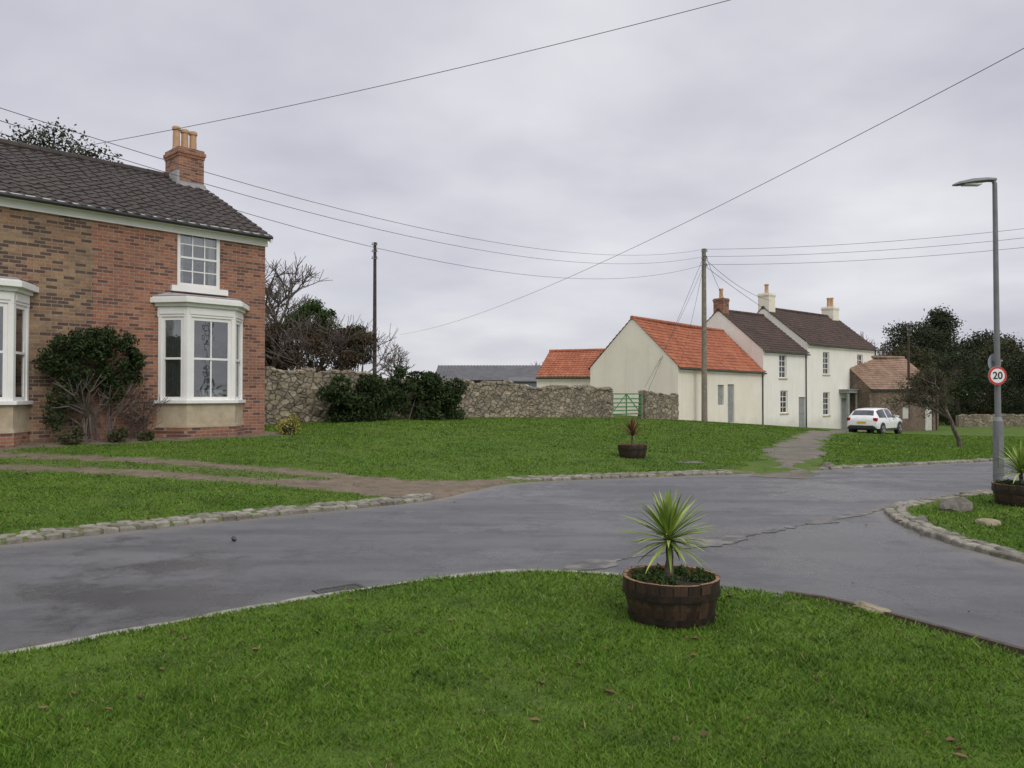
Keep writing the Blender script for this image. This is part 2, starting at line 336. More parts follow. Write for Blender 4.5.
L(nt,mixc(nt,.18,v,noise(nt,v,2.5,5,.7,'Color')),vo.inputs['Vector'])
cr=math_(nt,'MULTIPLY',ramp(nt,vo.outputs['Distance'],.0,.010,(1,1,1),(0,0,0)),ramp(nt,noise(nt,v,.5,3),.52,.62))
c=mixc(nt,math_(nt,'MULTIPLY',cr,.6),c,(.03,.03,.03))
# moisture: patchy everywhere, wetter on the side road (real damp area stored on the sheet)
aw=nt.nodes.new('ShaderNodeAttribute'); aw.attribute_name='damp'
wet=ramp(nt,math_(nt,'ADD',noise(nt,v,.5,8,.72),math_(nt,'MULTIPLY',aw.outputs['Fac'],.13)),.52,.60)
c=mixc(nt,math_(nt,'MULTIPLY',wet,.55),c,(.042,.043,.047))
L(nt,c,b.inputs['Base Color'])
L(nt,ramp(nt,wet,0,1,(.62,.62,.62),(.25,.25,.25)),b.inputs['Roughness'])
bump(nt,b,math_(nt,'ADD',fine,math_(nt,'MULTIPLY',noise(nt,v,1.5,4),.8)),.4,.008)
edge=np.clip(1+SD.ravel()/.45,0,1)**2
gx,gy=GX.ravel()[used],GY.ravel()[used]
damp=np.clip(1-np.hypot((gx-3.6)/2.2,(gy-8.4)/2.4),0,1)*1.3+np.clip(1-np.hypot((gx-5.6)/2.5,(gy-12.8)/1.6),0,1)+np.clip(1-np.hypot((gx+2.6)/2.2,(gy-6.1)/.7),0,1)*.9
np_mesh('road',np.stack([GX.ravel(),GY.ravel(),Hh.ravel()],1)[used],rm[Fr],ma,smooth=True,attrs={'edge':edge[used],'damp':np.clip(damp,0,1)})

def resample(p,st):
    p=np.array(p,float); d=np.r_[0,np.cumsum(np.hypot(*np.diff(p,axis=0).T))]; s=np.arange(0,d[-1],st)
    q=np.stack([np.interp(s,d,p[:,0]),np.interp(s,d,p[:,1])],1); t=np.gradient(q,axis=0); t/=np.hypot(t[:,0],t[:,1])[:,None]
    return q,t
def ribbon(name,pts,w,off,mat,jit=0,st=.1,side=0,nc=4,skirt=0,ramp_in=0):
    q,t=resample(chaikin(pts,it=3),st); nrm=np.stack([-t[:,1],t[:,0]],1); V=[];k=nc+1
    cols=np.linspace(-.5,.5,k)
    j1=1+jit*np.convolve(rng.normal(size=len(q)+8),np.ones(9)/9,'valid')*2
    oo=np.full(len(q),off)
    if ramp_in: s_=np.arange(len(q))*st; oo=np.interp(s_,[0,ramp_in[0],ramp_in[1]],[.006,.006,off])
    for ci in cols:
        p=q+nrm*(ci*w*j1+side*w/2)[:,None]; z=H(p[:,0],p[:,1])+oo
        if skirt and ci in(cols[0],cols[-1]): z=z-skirt
        V.append(np.c_[p,z])
    V=np.stack(V,1).reshape(-1,3); n=len(q); I=np.arange(n*k).reshape(n,k)
    Fq=np.stack([I[:-1,:-1],I[:-1,1:],I[1:,1:],I[1:,:-1]],-1).reshape(-1,4)
    return np_mesh(name,V,Fq,mat,smooth=True)
mgr,nt,b=newmat('muddy_gravel'); v=coord(nt)
c=ramp(nt,noise(nt,v,1.2,9,.8),.34,.66,(.070,.055,.040),(.20,.17,.135)); c=mixc(nt,math_(nt,'MULTIPLY',ramp(nt,noise(nt,v,60,3,.8),.5,.7),.5),c,(.30,.27,.23))
c=mixc(nt,ramp(nt,noise(nt,v,.9,7,.75),.53,.60),c,(.07,.105,.03))
L(nt,c,b.inputs['Base Color']); b.inputs['Roughness'].default_value=.8; bump(nt,b,noise(nt,v,12,7,.8),.8,.04); M_gravel=mgr
M_conc=simple('pale_concrete',(.18,.17,.15),(.36,.34,.29),9,.9,.5,.01,detail=8)
M_patch=simple('road_joint_tarmac',(.085,.08,.078),(.22,.21,.185),3.5,.85,.5,.01,detail=9,lo=.42,hi=.66)
DRV=[(5.2,15.2),(5.7,16.2),(6.7,18.6),(8.0,22),(11.3,30),(15.5,39),(19.5,46),(24,54)]
ribbon('driveway',DRV,1.7,.056,M_gravel,.5,.15,nc=8,skirt=.06,ramp_in=(1.0,1.9))
ribbon('concrete_edging',[(-13,-3.1),(-3.09,4.78),(-2.60,5.24),(-1.92,5.83),(-.92,6.60),(-.1,7.0),(.43,7.03),(.95,6.86)],.10,.012,M_conc,.5,.05,nc=2)
ribbon('road_joint',[(.5,7.1),(1.5,7.9),(3.0,9.1),(4.5,10.3),(5.5,11.15)],.14,.005,M_patch,1.2,.05,nc=3)
msett,nt,b=newmat('sett_stone'); v=coord(nt); g=nt.nodes.new('ShaderNodeNewGeometry')
c=ramp(nt,g.outputs['Random Per Island'],0,1,(.16,.145,.125),(.33,.305,.265)); c=mixc(nt,.9,c,ramp(nt,noise(nt,v,12,6,.7),.3,.7,(.45,.47,.40),(1.2,1.2,1.15)),'MULTIPLY')
c=mixc(nt,math_(nt,'MULTIPLY',ramp(nt,noise(nt,v,5,6,.7),.54,.66),.45),c,(.07,.085,.035))
L(nt,c,b.inputs['Base Color']); b.inputs['Roughness'].default_value=.85; bump(nt,b,noise(nt,v,60,4),.4,.01)
def setts(name,pts,rows,top,l=.2,w=.14,side=1,start=0.02,gap=.008):
    V=[];Fc=[]
    for r in range(rows):
        q,t=resample(chaikin(pts,it=3),l); nr=np.stack([-t[:,1],t[:,0]],1)*side
        for i in range(len(q)):
            if random.random()<.03: continue
            c=q[i]+t[i]*(random.uniform(-.02,.02)+(r%2)*l*.5)+nr[i]*(start+w*(r+.5)+random.uniform(-.014,.014))
            hl=l/2-gap-random.uniform(0,.014); hw=w/2-gap*.6-random.uniform(0,.01); a=random.uniform(-.1,.1)
            tx=t[i]*math.cos(a)+nr[i]*math.sin(a); ty=nr[i]*math.cos(a)-t[i]*math.sin(a)
            z=hz(*c)+top+random.uniform(-.010,.010); o=len(V); sl=random.uniform(-.008,.008)
            for k,(dz,sc) in enumerate(((-.12,1),(-.014,1),(0,.80))):
                for sx,sy in((-1,-1),(1,-1),(1,1),(-1,1)):
                    p=c+tx*sx*hl*sc+ty*sy*hw*sc; V.append((p[0],p[1],z+dz+sl*sx))
            for k in(0,4):
                for e in range(4): Fc.append((o+k+e,o+k+(e+1)%4,o+k+4+(e+1)%4,o+k+4+e))
            Fc.append((o+8,o+9,o+10,o+11))
    return np_mesh(name,V,Fc,msett)
setts('sett_kerb',K1,3,.054,.19,.14,1)
setts('sett_kerb',K2,3,.052,.2,.14,1)
setts('sett_kerb',K4,2,.050,.22,.14,1)
setts('sett_kerb',K3,2,.056,.18,.14,1)
M_timber=simple('dark_timber',(.045,.032,.022),(.09,.065,.045),12,.85,.4)
bq,bt=resample(chaikin([(2.15,6.12),(2.45,5.93),(2.85,5.2),(3.35,4.3),(4.25,2.2)],it=2),.3)
tb=B()
for i in range(len(bq)-1):
    a,b2=bq[i],bq[i+1]; u=(b2-a); ln=np.hypot(*u); u/=ln; tb.obox(a,u,(-u[1],u[0]),0,ln-.004,-.0,.045,hz(*a)-.1,hz(*a)+.05)
tb.obj('timber_edging',M_timber)

# ------------------------------------------------------------ grass blades
def grass():
    n=1350000
    D=np.exp(rng.uniform(np.log(2.2),np.log(48),n)); X=rng.uniform(-1,1,n)*(.8*D+1.2); Y=D
    sd=sdpoly(X,Y,ROAD)
    hd=(X+6.4)*.73-(Y-20)*.68; hs=(X+6.4)*.68+(Y-20)*.73
    wd=((X+7.7)*17.9-(Y-24)*16.6)/24.4
    dirt=dirtmask(X,Y); dv=dline(X,Y,DRV)
    kd=np.minimum(dline(X,Y,K1),dline(X,Y,K2)); kd2=np.minimum(dline(X,Y,K3),dline(X,Y,K4))
    ok=(sd>.03+.02*wob(X,Y))&(kd>.45+.03*wob(X,Y))&(kd2>.31+.03*wob(X,Y))&~((hd<.15)&(hs<0.3))&(wd>.5)&(dirt<rng.uniform(.1,.8,n))&(dv>.75+.3*wob(X,Y)*rng.random(n)+.25*wob2(X,Y))
    ok&=~((hd>0)&(hd<.8)&(hs>-2.9)&(hs<-.5))
    ok&=((X-1.12)**2+(Y-5.45)**2>.28**2)
    X=X[ok];Y=Y[ok];D=D[ok];n=len(X)
    Z=H(X,Y)+.036
    cl=.5+.5*np.sin(X*2.3+np.sin(Y*1.9)*1.5)*np.sin(Y*2.7+np.sin(X*3.1)); cl2=.5+.5*np.sin(X*9.1+np.sin(Y*8)*2)*np.sin(Y*10.3+np.sin(X*7)*2)
    hgt=(.009+.013*rng.random(n)+.010*cl+.012*cl2)*(1+.012*D)*np.where(rng.random(n)<.02,1.9,1)
    w=.0021*(1+D/3.4)*rng.uniform(.7,1.3,n)
    a=rng.uniform(0,2*np.pi,n); la=rng.uniform(0,2*np.pi,n)+cl2*2; lm=hgt*rng.uniform(.2,1.7,n)
    P=np.stack([X,Y,Z-.006],1); wv=np.stack([np.cos(a)*w,np.sin(a)*w,np.zeros(n)],1)
    tip=P+np.stack([np.cos(la)*lm,np.sin(la)*lm,hgt],1)
    V=np.stack([P-wv,P+wv,tip],1).reshape(-1,3)
    r=np.clip(rng.normal(.42,.3,n)+.12*(cl2-.5),0,1); r=np.where(rng.random(n)<.025,1.3,r)
    np_mesh('grass',V,np.arange(3*n).reshape(n,3),M_grassb,attrs={'rnd':np.repeat(r,3)})
grass()
def fallen():
    V=[];Fc=[];R=[]
    for i in range(380):
        if i<60: D=random.uniform(2.6,6.6); X=random.uniform(-.8,.8)*D
        else: D=random.uniform(3,26); X=random.uniform(-.75,.75)*D
        s=sdpoly(np.array([X]),np.array([D]),ROAD)[0]
        if -.9>s or (s<0 and random.random()<.6): continue
        z=hz(X,D)+(.050 if s>0 else .01); a=random.uniform(0,6.28); l=random.uniform(.008,.036)*random.uniform(.7,1); w=l*random.uniform(.35,.7); o=len(V); c1=random.uniform(.002,.016); c2=random.uniform(-.006,.014)
        for dx,dy,dz in((-l,0,c2),(-l*.3,-w,c1),(l*.5,-w*.7,c1*.6),(l*1.1,0,.002),(l*.4,w*.8,c1),(-l*.4,w,c1*.7),(0,0,-.003)):
            V.append((X+dx*math.cos(a)-dy*math.sin(a),D+dx*math.sin(a)+dy*math.cos(a),z+dz))
        for k in range(6): Fc.append((o+6,o+k,o+(k+1)%6))
        R+= [random.random()]*7
    np_mesh('fallen_leaves',V,Fc,M_dead,attrs={'rnd':R})
fallen()

# ------------------------------------------------------------ foliage & trees
def leaf_cloud(name,clumps,n,size,mat,parent=None,shell=.55,flat=1.0):
    C=np.array([c[0] for c in clumps]);Rr=np.array([c[1] for c in clumps]); wt=np.prod(Rr,1)**.67; wt/=wt.sum()
    k=rng.choice(len(clumps),n,p=wt); d=rng.normal(size=(n,3)); d/=np.linalg.norm(d,axis=1)[:,None]
    rad=shell+(1.08-shell)*rng.random(n)**.7; rad=np.where(rng.random(n)<.16,rad*rng.uniform(1.05,1.5,n),rad); P=C[k]+d*Rr[k]*rad[:,None]
    s=size*rng.uniform(.6,1.4,n); a=rng.normal(size=(n,3)); a/=np.linalg.norm(a,axis=1)[:,None]
    b2=np.cross(a,rng.normal(size=(n,3))); b2/=np.linalg.norm(b2,axis=1)[:,None]
    V=np.stack([P-a*s[:,None],P-b2*(s*.45*flat)[:,None],P+a*s[:,None],P+b2*(s*.45*flat)[:,None]],1).reshape(-1,3)
    cb=rng.random(len(clumps)); r=np.clip(.55*cb[k]+.45*rng.random(n),0,1)
    return np_mesh(name,V,np.arange(4*n).reshape(n,4),mat,parent,attrs={'rnd':np.repeat(r,4)})
def clumps_in(c,R,n,rs=.35):
    out=[]
    for _ in range(n):
        d=Vector((random.gauss(0,1),random.gauss(0,1),random.gauss(0,1))).normalized()*(random.random()**.4)*.85
        f=random.uniform(.5,1.3)*rs
        out.append(((c[0]+d.x*R[0],c[1]+d.y*R[1],c[2]+d.z*R[2]),(R[0]*f,R[1]*f,R[2]*f*.85)))
    return out
def grow(bb,p,d,l,r,lev,maxlev,spread=.55,minr=.012,up=.12,ends=None):
    d=d.normalized(); segs=3; q=p
    for i in range(segs):
        d2=(d+Vector((random.gauss(0,.12),random.gauss(0,.12),random.gauss(0,.08)+up*.4))).normalized()
        n2=q+d2*l/segs; ra=max(r*(1-.3*i/segs),minr); rb=max(r*(1-.3*(i+1)/segs),minr)
        bb.cyl(q,n2,ra,rb,6 if lev<2 else 3,0,False); q=n2; d=d2
        if lev>=1 and lev<maxlev and random.random()<.55:
            s=Vector((random.gauss(0,1),random.gauss(0,1),random.gauss(.2,.6))).normalized()
            grow(bb,q,(d+s*1.1),l*.6,r*.45,lev+1,maxlev,spread,minr,up,ends)
    if lev<maxlev:
        for k in range(random.choice((2,3,3)) if lev else 4):
            s=Vector((random.gauss(0,1),random.gauss(0,1),random.gauss(0,.6))).normalized()
            grow(bb,q,(d+s*spread*1.3),l*random.uniform(.62,.82),r*.62,lev+1,maxlev,spread,minr,up,ends)
    elif ends is not None: ends.append(q)
def bare_tree(name,x,y,h,maxlev=4,minr=.014,r=None,z=None,spread=.6,trunk=.28):
    e=empty(name,(x,y,(hz(x,y) if z is None else z)-.1)); bb=B()
    grow(bb,Vector((0,0,0)),Vector((0,0,1)),h*trunk,r or h*.022,0,maxlev,spread,minr)
    bb.obj('limbs',M_twig,e,smooth=True); return e
def leafy_tree(name,x,y,h,R,mat,n=6000,size=.16,nc=14,base=.35,trunkr=.2,conif=False,z=None,shell=.35,cs=1.0):
    e=empty(name,(x,y,(hz(x,y) if z is None else z)-.1)); bb=B()
    bb.cyl((0,0,0),(.1,.05,h*.5),trunkr,trunkr*.6,8,0,False); bb.cyl((.1,.05,h*.5),(0,0,h*.9),trunkr*.6,.03,7,0,False)
    cl=[]
    for i in range(nc):
        t=random.random()
        zz=h*(base+(1-base)*t*.94)
        rr=R*(1-t*.85) if conif else R*math.sqrt(max(.05,1-(2*t-1)**2*.85))
        a=random.uniform(0,6.28); q=rr*random.uniform(.25,.95); c=(math.cos(a)*q,math.sin(a)*q,zz); f=cs*R*random.uniform(.14,.32)*(1-.4*t if conif else 1)
        bb.cyl((0,0,zz*.75),c,.3*trunkr,.02,5,0,False); cl.append((c,(f*1.25,f*1.25,f*random.uniform(.6,1.1))))
    bb.obj('trunk',M_bark,e,smooth=True)
    leaf_cloud('crown',cl,n,size,mat,e,shell); return e

# ------------------------------------------------------------ architecture helpers
def wallholes(b,O,u,n,a0,a1,z0,z1,holes,rev=.12,m=0):
    xs=sorted({a0,a1}|{h[0] for h in holes}|{h[1] for h in holes}); zs=sorted({z0,z1}|{h[2] for h in holes}|{h[3] for h in holes})
    P=lambda a,z,d=0:(O[0]+u[0]*a-n[0]*d,O[1]+u[1]*a-n[1]*d,z)
    for i in range(len(xs)-1):
        for j in range(len(zs)-1):
            cx,cz=(xs[i]+xs[i+1])/2,(zs[j]+zs[j+1])/2
            if any(h[0]<cx<h[1] and h[2]<cz<h[3] for h in holes): continue
            b.add([P(xs[i],zs[j]),P(xs[i+1],zs[j]),P(xs[i+1],zs[j+1]),P(xs[i],zs[j+1])],[(0,1,2,3)],m)
    for h in holes:
        x0,x1,y0,y1=h[:4]
        b.add([P(x0,y0),P(x1,y0),P(x1,y1),P(x0,y1),P(x0,y0,rev),P(x1,y0,rev),P(x1,y1,rev),P(x0,y1,rev)],[(0,4,5,1),(1,5,6,2),(2,6,7,3),(3,7,4,0)],m)
def sash(bf,bg,O,u,n,a0,a1,z0,z1,cols,rows,d=.05,fr=.06,bar=.025,thick=.05):
    bf.obox(O,u,n,a0,a0+fr,-d-thick,-d,z0,z1); bf.obox(O,u,n,a1-fr,a1,-d-thick,-d,z0,z1)
    bf.obox(O,u,n,a0+fr,a1-fr,-d-thick,-d,z0,z0+fr); bf.obox(O,u,n,a0+fr,a1-fr,-d-thick,-d,z1-fr,z1)
    zm=(z0+z1)/2; bf.obox(O,u,n,a0+fr,a1-fr,-d-thick,-d+.012,zm-.025,zm+.025)
    for i in range(1,cols):
        a=a0+fr+(a1-a0-2*fr)*i/cols
        for q0,q1 in((z0+fr,zm-.025),(zm+.025,z1-fr)): bf.obox(O,u,n,a-bar/2,a+bar/2,-d-thick+.01,-d-.008,q0,q1)
    for half in(0,1):
        q0,q1=((z0+fr,zm-.025),(zm+.025,z1-fr))[half]
        for j in range(1,rows):
            z=q0+(q1-q0)*j/rows; bf.obox(O,u,n,a0+fr,a1-fr,-d-thick+.012,-d-.011,z-bar/2,z+bar/2)
    P=lambda a,z:(O[0]+u[0]*a-n[0]*(d+thick*.6),O[1]+u[1]*a-n[1]*(d+thick*.6),z)
    bg.add([P(a0+fr*.5,z0+fr*.5),P(a1-fr*.5,z0+fr*.5),P(a1-fr*.5,z1-fr*.5),P(a0+fr*.5,z1-fr*.5)],[(0,1,2,3)])
def tile_roof(name,x0,x1,yE,zE,yR,zR,mat,parent,wave=.24,row=.29,amp=.022,sag=0,lap=.033):
    Ls=math.hypot(yR-yE,zR-zE); sy,sz=(yR-yE)/Ls,(zR-zE)/Ls; ny_,nz_=-sz,sy
    if nz_<0: ny_,nz_=-ny_,-nz_
    us=np.arange(x0,x1+wave/12,wave/6); vs=[];of=[];v_=0
    while v_<Ls: vs+=[v_,min(v_+row-.004,Ls)]; of+=[.012+lap,.012]; v_+=row
    U,Vv=np.meshgrid(us,vs); O_=np.array(of)[:,None]+amp*np.sin(U*2*np.pi/wave)+.006*rng.normal(size=U.shape)
    sg=-sag*np.sin(np.pi*(U-x0)/(x1-x0))*(Vv/Ls)+.012*np.sin(U*1.3+Vv)
    V=np.stack([U.ravel(),(yE+sy*Vv+ny_*O_).ravel(),(zE+sz*Vv+nz_*O_+sg).ravel()],1)
    I=np.arange(U.size).reshape(U.shape); Fq=np.stack([I[:-1,:-1],I[:-1,1:],I[1:,1:],I[1:,:-1]],-1).reshape(-1,4)
    np_mesh(name,V,Fq,mat,parent,smooth=False)
def ridge_tiles(b,x0,x1,y,z,r=.12,st=.45):
    x=x0
    while x<x1-.05:
        e=min(x+st-.01,x1); b.cyl((x,y,z),(e,y,z+random.uniform(-.006,.006)),r,r*.95,8); x+=st
def chimney(e,x0,x1,y0,y1,z0,z1,mat,pots,pr=.11,ph=.55,potmat=None,along=None):
    b=B(); b.box(x0,x1,y0,y1,z0,z1-.26); b.box(x0-.02,x1+.02,y0-.02,y1+.02,z1-.26,z1-.18); b.box(x0-.045,x1+.045,y0-.045,y1+.045,z1-.18,z1-.08); b.box(x0-.01,x1+.01,y0-.01,y1+.01,z1-.08,z1)
    b.obj('chimney_stack',mat,e)
    p=B()
    for i in range(pots):
        f=(i+.5)/pots; cx,cy=((x0+x1)/2,y0+(y1-y0)*f) if ((y1-y0)>(x1-x0) and along!='x') else (x0+(x1-x0)*f,(y0+y1)/2)
        k=random.uniform(.94,1.06)
        p.lathe([(pr,0),(pr*.85,.1),(pr*.78,ph*k-.12),(pr*1.0,ph*k-.1),(pr*1.0,ph*k-.03),(pr*.85,ph*k),(pr*.6,ph*k),(pr*.6,ph*k-.2)],14,0,(cx,cy,z1-.01))
    p.obj('chimney_pots',potmat or M_pot,e,smooth=False)

# ------------------------------------------------------------ brick house
BH=empty('brick_house',(-6.4,20,0),math.atan2(.73,.68)); XL=-14.0; EZ=5.74; RZ=7.85; DP=4.0
U0=(1,0);N0=(0,-1)
w=B(); wallholes(w,(0,0),U0,N0,-4.13,0,-.5,EZ,[(-2.28,-1.21,4.2,5.6)],.13); 
w.add([(0,0,-.5),(0,2*DP,-.5),(0,2*DP,EZ),(0,DP,RZ),(0,0,EZ)],[(0,1,2,3,4)]); w.obj('walls_red',M_brick_red,BH)
LW=(-8.3,-7.23)
w=B(); wallholes(w,(0,0),U0,N0,XL,-4.13,-.5,EZ,[(LW[0],LW[1],4.2,5.6)],.13)
w.add([(XL,2*DP,-.5),(XL,0,-.5),(XL,0,EZ),(XL,DP,RZ),(XL,2*DP,EZ)],[(0,1,2,3,4)]); w.add([(0,2*DP,-.5),(XL,2*DP,-.5),(XL,2*DP,EZ),(0,2*DP,EZ)],[(0,1,2,3)]); w.obj('walls_brown',M_brick_brn,BH)
tile_roof('roof',XL,.06,-.26,EZ-.10,DP,RZ,M_roof_dark,BH,.28,.3,.018,.02,.026); tile_roof('roof_back',XL,.06,2*DP+.28,EZ-.10,DP,RZ,M_roof_dark,BH,.28,.3,.018,.02,.026)
rb=B(); ridge_tiles(rb,XL,-.78,DP,RZ+.0,.13); rb.obj('ridge_tiles',M_roof_dark,BH)
f=B(); f.box(XL,.04,-.18,-.003,EZ-.14,EZ-.02); f.box(XL,.04,-.06,-.003,EZ-.30,EZ-.142)
vb=[(.0,-.28,EZ-.24),(.0,DP,RZ-.10),(.0,DP,RZ+.02),(.0,-.28,EZ-.1),(.05,-.28,EZ-.24),(.05,DP,RZ-.10),(.05,DP,RZ+.02),(.05,-.28,EZ-.1)]
f.add(vb,[(0,1,2,3),(7,6,5,4),(0,4,5,1),(3,2,6,7),(0,3,7,4)]); f.obj('fascia',M_white,BH)
g=B(); g.cyl((XL,-.245,EZ-.1),(.06,-.245,EZ-.1),.05,.05,10); g.obj('gutter',M_black,BH)
chimney(BH,-.75,-.02,3.45,4.35,7.0,8.66,M_brick_red,3,.12,.66,None,'x')
fl=B(); fl.box(-.80,.0,3.38,3.448,7.38,7.66); fl.box(-.83,-.752,3.4,4.4,7.45,7.95); fl.obj('flashing',M_lead,BH)
wf=B();wg=B();wi=B();wc=B();st=B()
for a0,a1 in((-2.28,-1.21),LW):
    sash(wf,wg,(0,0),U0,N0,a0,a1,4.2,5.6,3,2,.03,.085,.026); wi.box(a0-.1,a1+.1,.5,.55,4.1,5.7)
    wc.box(a0+.1,a1-.1,.2,.22,5.25,5.6); wc.box(a0+.05,a0+.24,.22,.24,4.2,5.25); wc.box(a1-.2,a1-.05,.22,.24,4.2,5.25)
    st.box(a0-.16,a1+.16,-.09,.028,4.06,4.197)
def bay(xa,xb,xc,xd,dp):
    P=[(xa,0),(xb,-dp),(xc,-dp),(xd,0)]
    def ex(e): return [(xa-e,.0),(xb-e*.55,-dp-e),(xc+e*.55,-dp-e),(xd+e,0)]
    bb=B(); bb.prism(ex(.02),.1,.86); bb.obj('bay_plinth',M_brick_red,BH)
    s=B(); s.prism(ex(0),.862,1.40); s.prism(ex(.03),.84,.9); s.obj('bay_panel',M_sand,BH)
    h=B(); h.prism(ex(.08),1.40,1.48); h.prism(ex(.0),3.42,3.66); h.prism(ex(.06),3.66,3.74); h.prism(ex(.17),3.74,3.86); h.prism(ex(.12),3.86,3.90)
    for i in range(3):
        p0=Vector(P[i]);p1=Vector(P[i+1]); u=(p1-p0); l=u.length; u=u/l; n=(u.y,-u.x)
        pw=.10
        h.obox(p0,u,n,.02 if i==0 else .0,pw,-.1,.0 if i!=1 else .003,1.48,3.42); h.obox(p0,u,n,l-pw,l-.02 if i==2 else l,-.1,.0 if i!=1 else .003,1.48,3.42)
        sash(wf,wg,p0,u,n,pw,l-pw,1.48,3.42,2 if i==1 else 1,1,.03,.075,.032,.04)
        h.obox(p0,u,n,.06,l-.06,.004,.02,3.48,3.6)
    h.obj('bay_joinery',M_white,BH,bevel=.008)
    t_=B(); q=ex(.14); t_.add([(*q[0],3.9),(*q[1],3.9),(*q[2],3.9),(*q[3],3.9),(xa+.25,-.0,4.02),(xd-.25,-.0,4.02)],[(0,1,4),(1,2,5,4),(2,3,5)]); t_.obj('bay_roof',M_lead,BH)
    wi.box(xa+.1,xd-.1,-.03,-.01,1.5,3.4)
    for k in range(22):
        wc.box(xa+.16+k*.026,xa+.178+k*.026,-.10-.012*(k%2)-.006*k,-.08-.006*k,1.5,3.38)
    for k in range(9):
        wc.box(xd-.34-k*.028,xd-.322-k*.028,-.3-.015*(k%2),-.28,1.5,3.35)
    wc.box(xb+.45,xc-.15,-.3,-.29,1.5,1.72)
bay(-2.74,-2.3,-1.12,-.6,.6); bay(-7.62,-7.18,-5.79,-5.35,.6)
wf.obj('window_frames',M_white,BH); wg.obj('window_glass',M_glass,BH); wi.obj('interior',M_dark,BH); wc.obj('curtains',M_curt,BH); st.obj('stone_sills',M_white,BH)
# ------------------------------------------------------------ generic pitched building
def building(name,org,xa,Lx,Wd,zb,ev,rd,wm,rm,holes=(),sag=.05,rows=1,x_start=0,sep=None,doorm=None):
    e=sep or empty(name,(org[0],org[1],0),math.atan2(xa[1],xa[0]))
    x0=x_start;x1=x_start+Lx
    w=B(); hs=[(h[0]-h[3]/2,h[0]+h[3]/2,h[1],h[2]) for h in holes]
    wallholes(w,(0,0),U0,N0,x0,x1,zb,ev,hs,.16)
    w.add([(x0,Wd,zb),(x0,0,zb),(x0,0,ev),(x0,Wd/2,rd),(x0,Wd,ev)],[(0,1,2,3,4)]); w.add([(x1,0,zb),(x1,Wd,zb),(x1,Wd,ev),(x1,Wd/2,rd),(x1,0,ev)],[(0,1,2,3,4)])
    w.add([(x1,Wd,zb),(x0,Wd,zb),(x0,Wd,ev),(x1,Wd,ev)],[(0,1,2,3)]); w.obj('walls',wm,e)
    sl=(rd-ev)/(Wd/2); oh=.16
    tile_roof('roof',x0-.05,x1+.05,-oh,ev-sl*oh+.04,Wd/2,rd+.04,rm,e,.24,.3,.02,sag); tile_roof('roof_back',x0-.05,x1+.05,Wd+oh,ev-sl*oh+.04,Wd/2,rd+.04,rm,e,.24,.3,.02,sag)
    r=B(); ridge_tiles(r,x0-.05,x1+.05,Wd/2,rd+.03); r.obj('ridge_tiles',rm,e)
    gt=B(); gt.cyl((x0,-oh-.03,ev-sl*oh-.03),(x1,-oh-.03,ev-sl*oh-.03),.05,.05,8); gt.cyl((x1-.3,-.06,zb),(x1-.3,-.06,ev-.1),.04,.04,6); gt.obj('gutter',M_black,e)
    bf=B();bg=B();bd=B();bs=B()
    for h in holes:
        a0,a1=h[0]-h[3]/2,h[0]+h[3]/2
        if h[4]=='w':
            sash(bf,bg,(0,0),U0,N0,a0,a1,h[1],h[2],2,rows,.09,.07,.04,.05); bs.box(a0-.08,a1+.08,-.05,.08,h[1]-.09,h[1]-.002)
        else:
            bd.box(a0,a1,.10,.15,h[1],h[2]); 
            k=4
            for i in range(k): bd.box(a0+.05+(a1-a0-.1)*i/k+.01,a0+.05+(a1-a0-.1)*(i+1)/k-.01,.085,.098,h[1]+.08,h[2]-.08)
            bd.box(a0,a1,.07,.083,(h[1]+h[2])/2-.05,(h[1]+h[2])/2+.05)
    if bf.v: bf.obj('window_frames',M_white,e); bg.obj('window_glass',M_dglass,e); bs.obj('sills',M_sand,e)
    if bd.v: bd.obj('door',doorm or M_greywood,e)
    return e
ba=building('barn',(9.02,42),(.636,.771),12.1,5.7,-1.5,3.2,5.96,M_render,M_roof_org,[(6.9,-.1,2.25,.95,'d'),(5.45,1.0,2.2,.85,'d')],.14)
FH=building('farmhouse',(16.65,51.2),(.756,.654),5.8,7.0,-2.5,4.6,7.5,M_render2,M_roof_brn,[(2.47,2.75,4.35,.95,'w'),(2.6,.35,1.9,.95,'w'),(5.0,-.75,1.45,.9,'d')],.06,2)
building('main',None,None,10.96,7.0,-2.5,5.3,8.1,M_render2,M_roof_brn,[(8.5,3.1,4.75,.95,'w'),(8.5,.1,1.8,.95,'w'),(13.9,3.1,4.75,.95,'w'),(14.1,.1,1.8,.95,'w'),(11.3,-1.2,1.35,1.0,'d')],.05,2,x_start=5.8,sep=FH)
chimney(FH,.05,.75,3.1,3.9,6.6,8.35,M_brick_red,1,.16,.75); chimney(FH,5.85,6.75,3.05,3.95,7.3,9.2,M_render,1,.17,.7); chimney(FH,15.6,16.6,3.0,4.0,7.2,8.9,M_render,2,.17,.8)
pt=B(); pt.box(10.5,12.1,-.75,-.002,1.75,1.95); pt.box(10.4,12.2,-.82,-.002,1.95,2.03); pt.cyl((10.65,-.6,-1.4),(10.65,-.6,1.75),.1,.09,10); pt.cyl((11.95,-.6,-1.4),(11.95,-.6,1.75),.1,.09,10); pt.obj('porch',M_greywood,FH)
building('outbuilding',(1.6,50),(.94,-.35),4.2,5.8,-1,2.8,4.55,M_render,M_roof_org)
building('stone_barn',(33.1,60),(.93,.37),7,6.4,-2.5,2.1,4.6,M_rubble2,M_roof_old,[(-1.0,-1.3,.9,.8,'d'),(-3.4,-.2,.7,.7,'d')],.2,x_start=-7,doorm=M_paledoor)
e=empty('farm_shed',(-7.2,74,0),.0); s=B(); s.box(0,12.0,0,9,-1,3.0); s.obj('walls',M_rubble2,e)
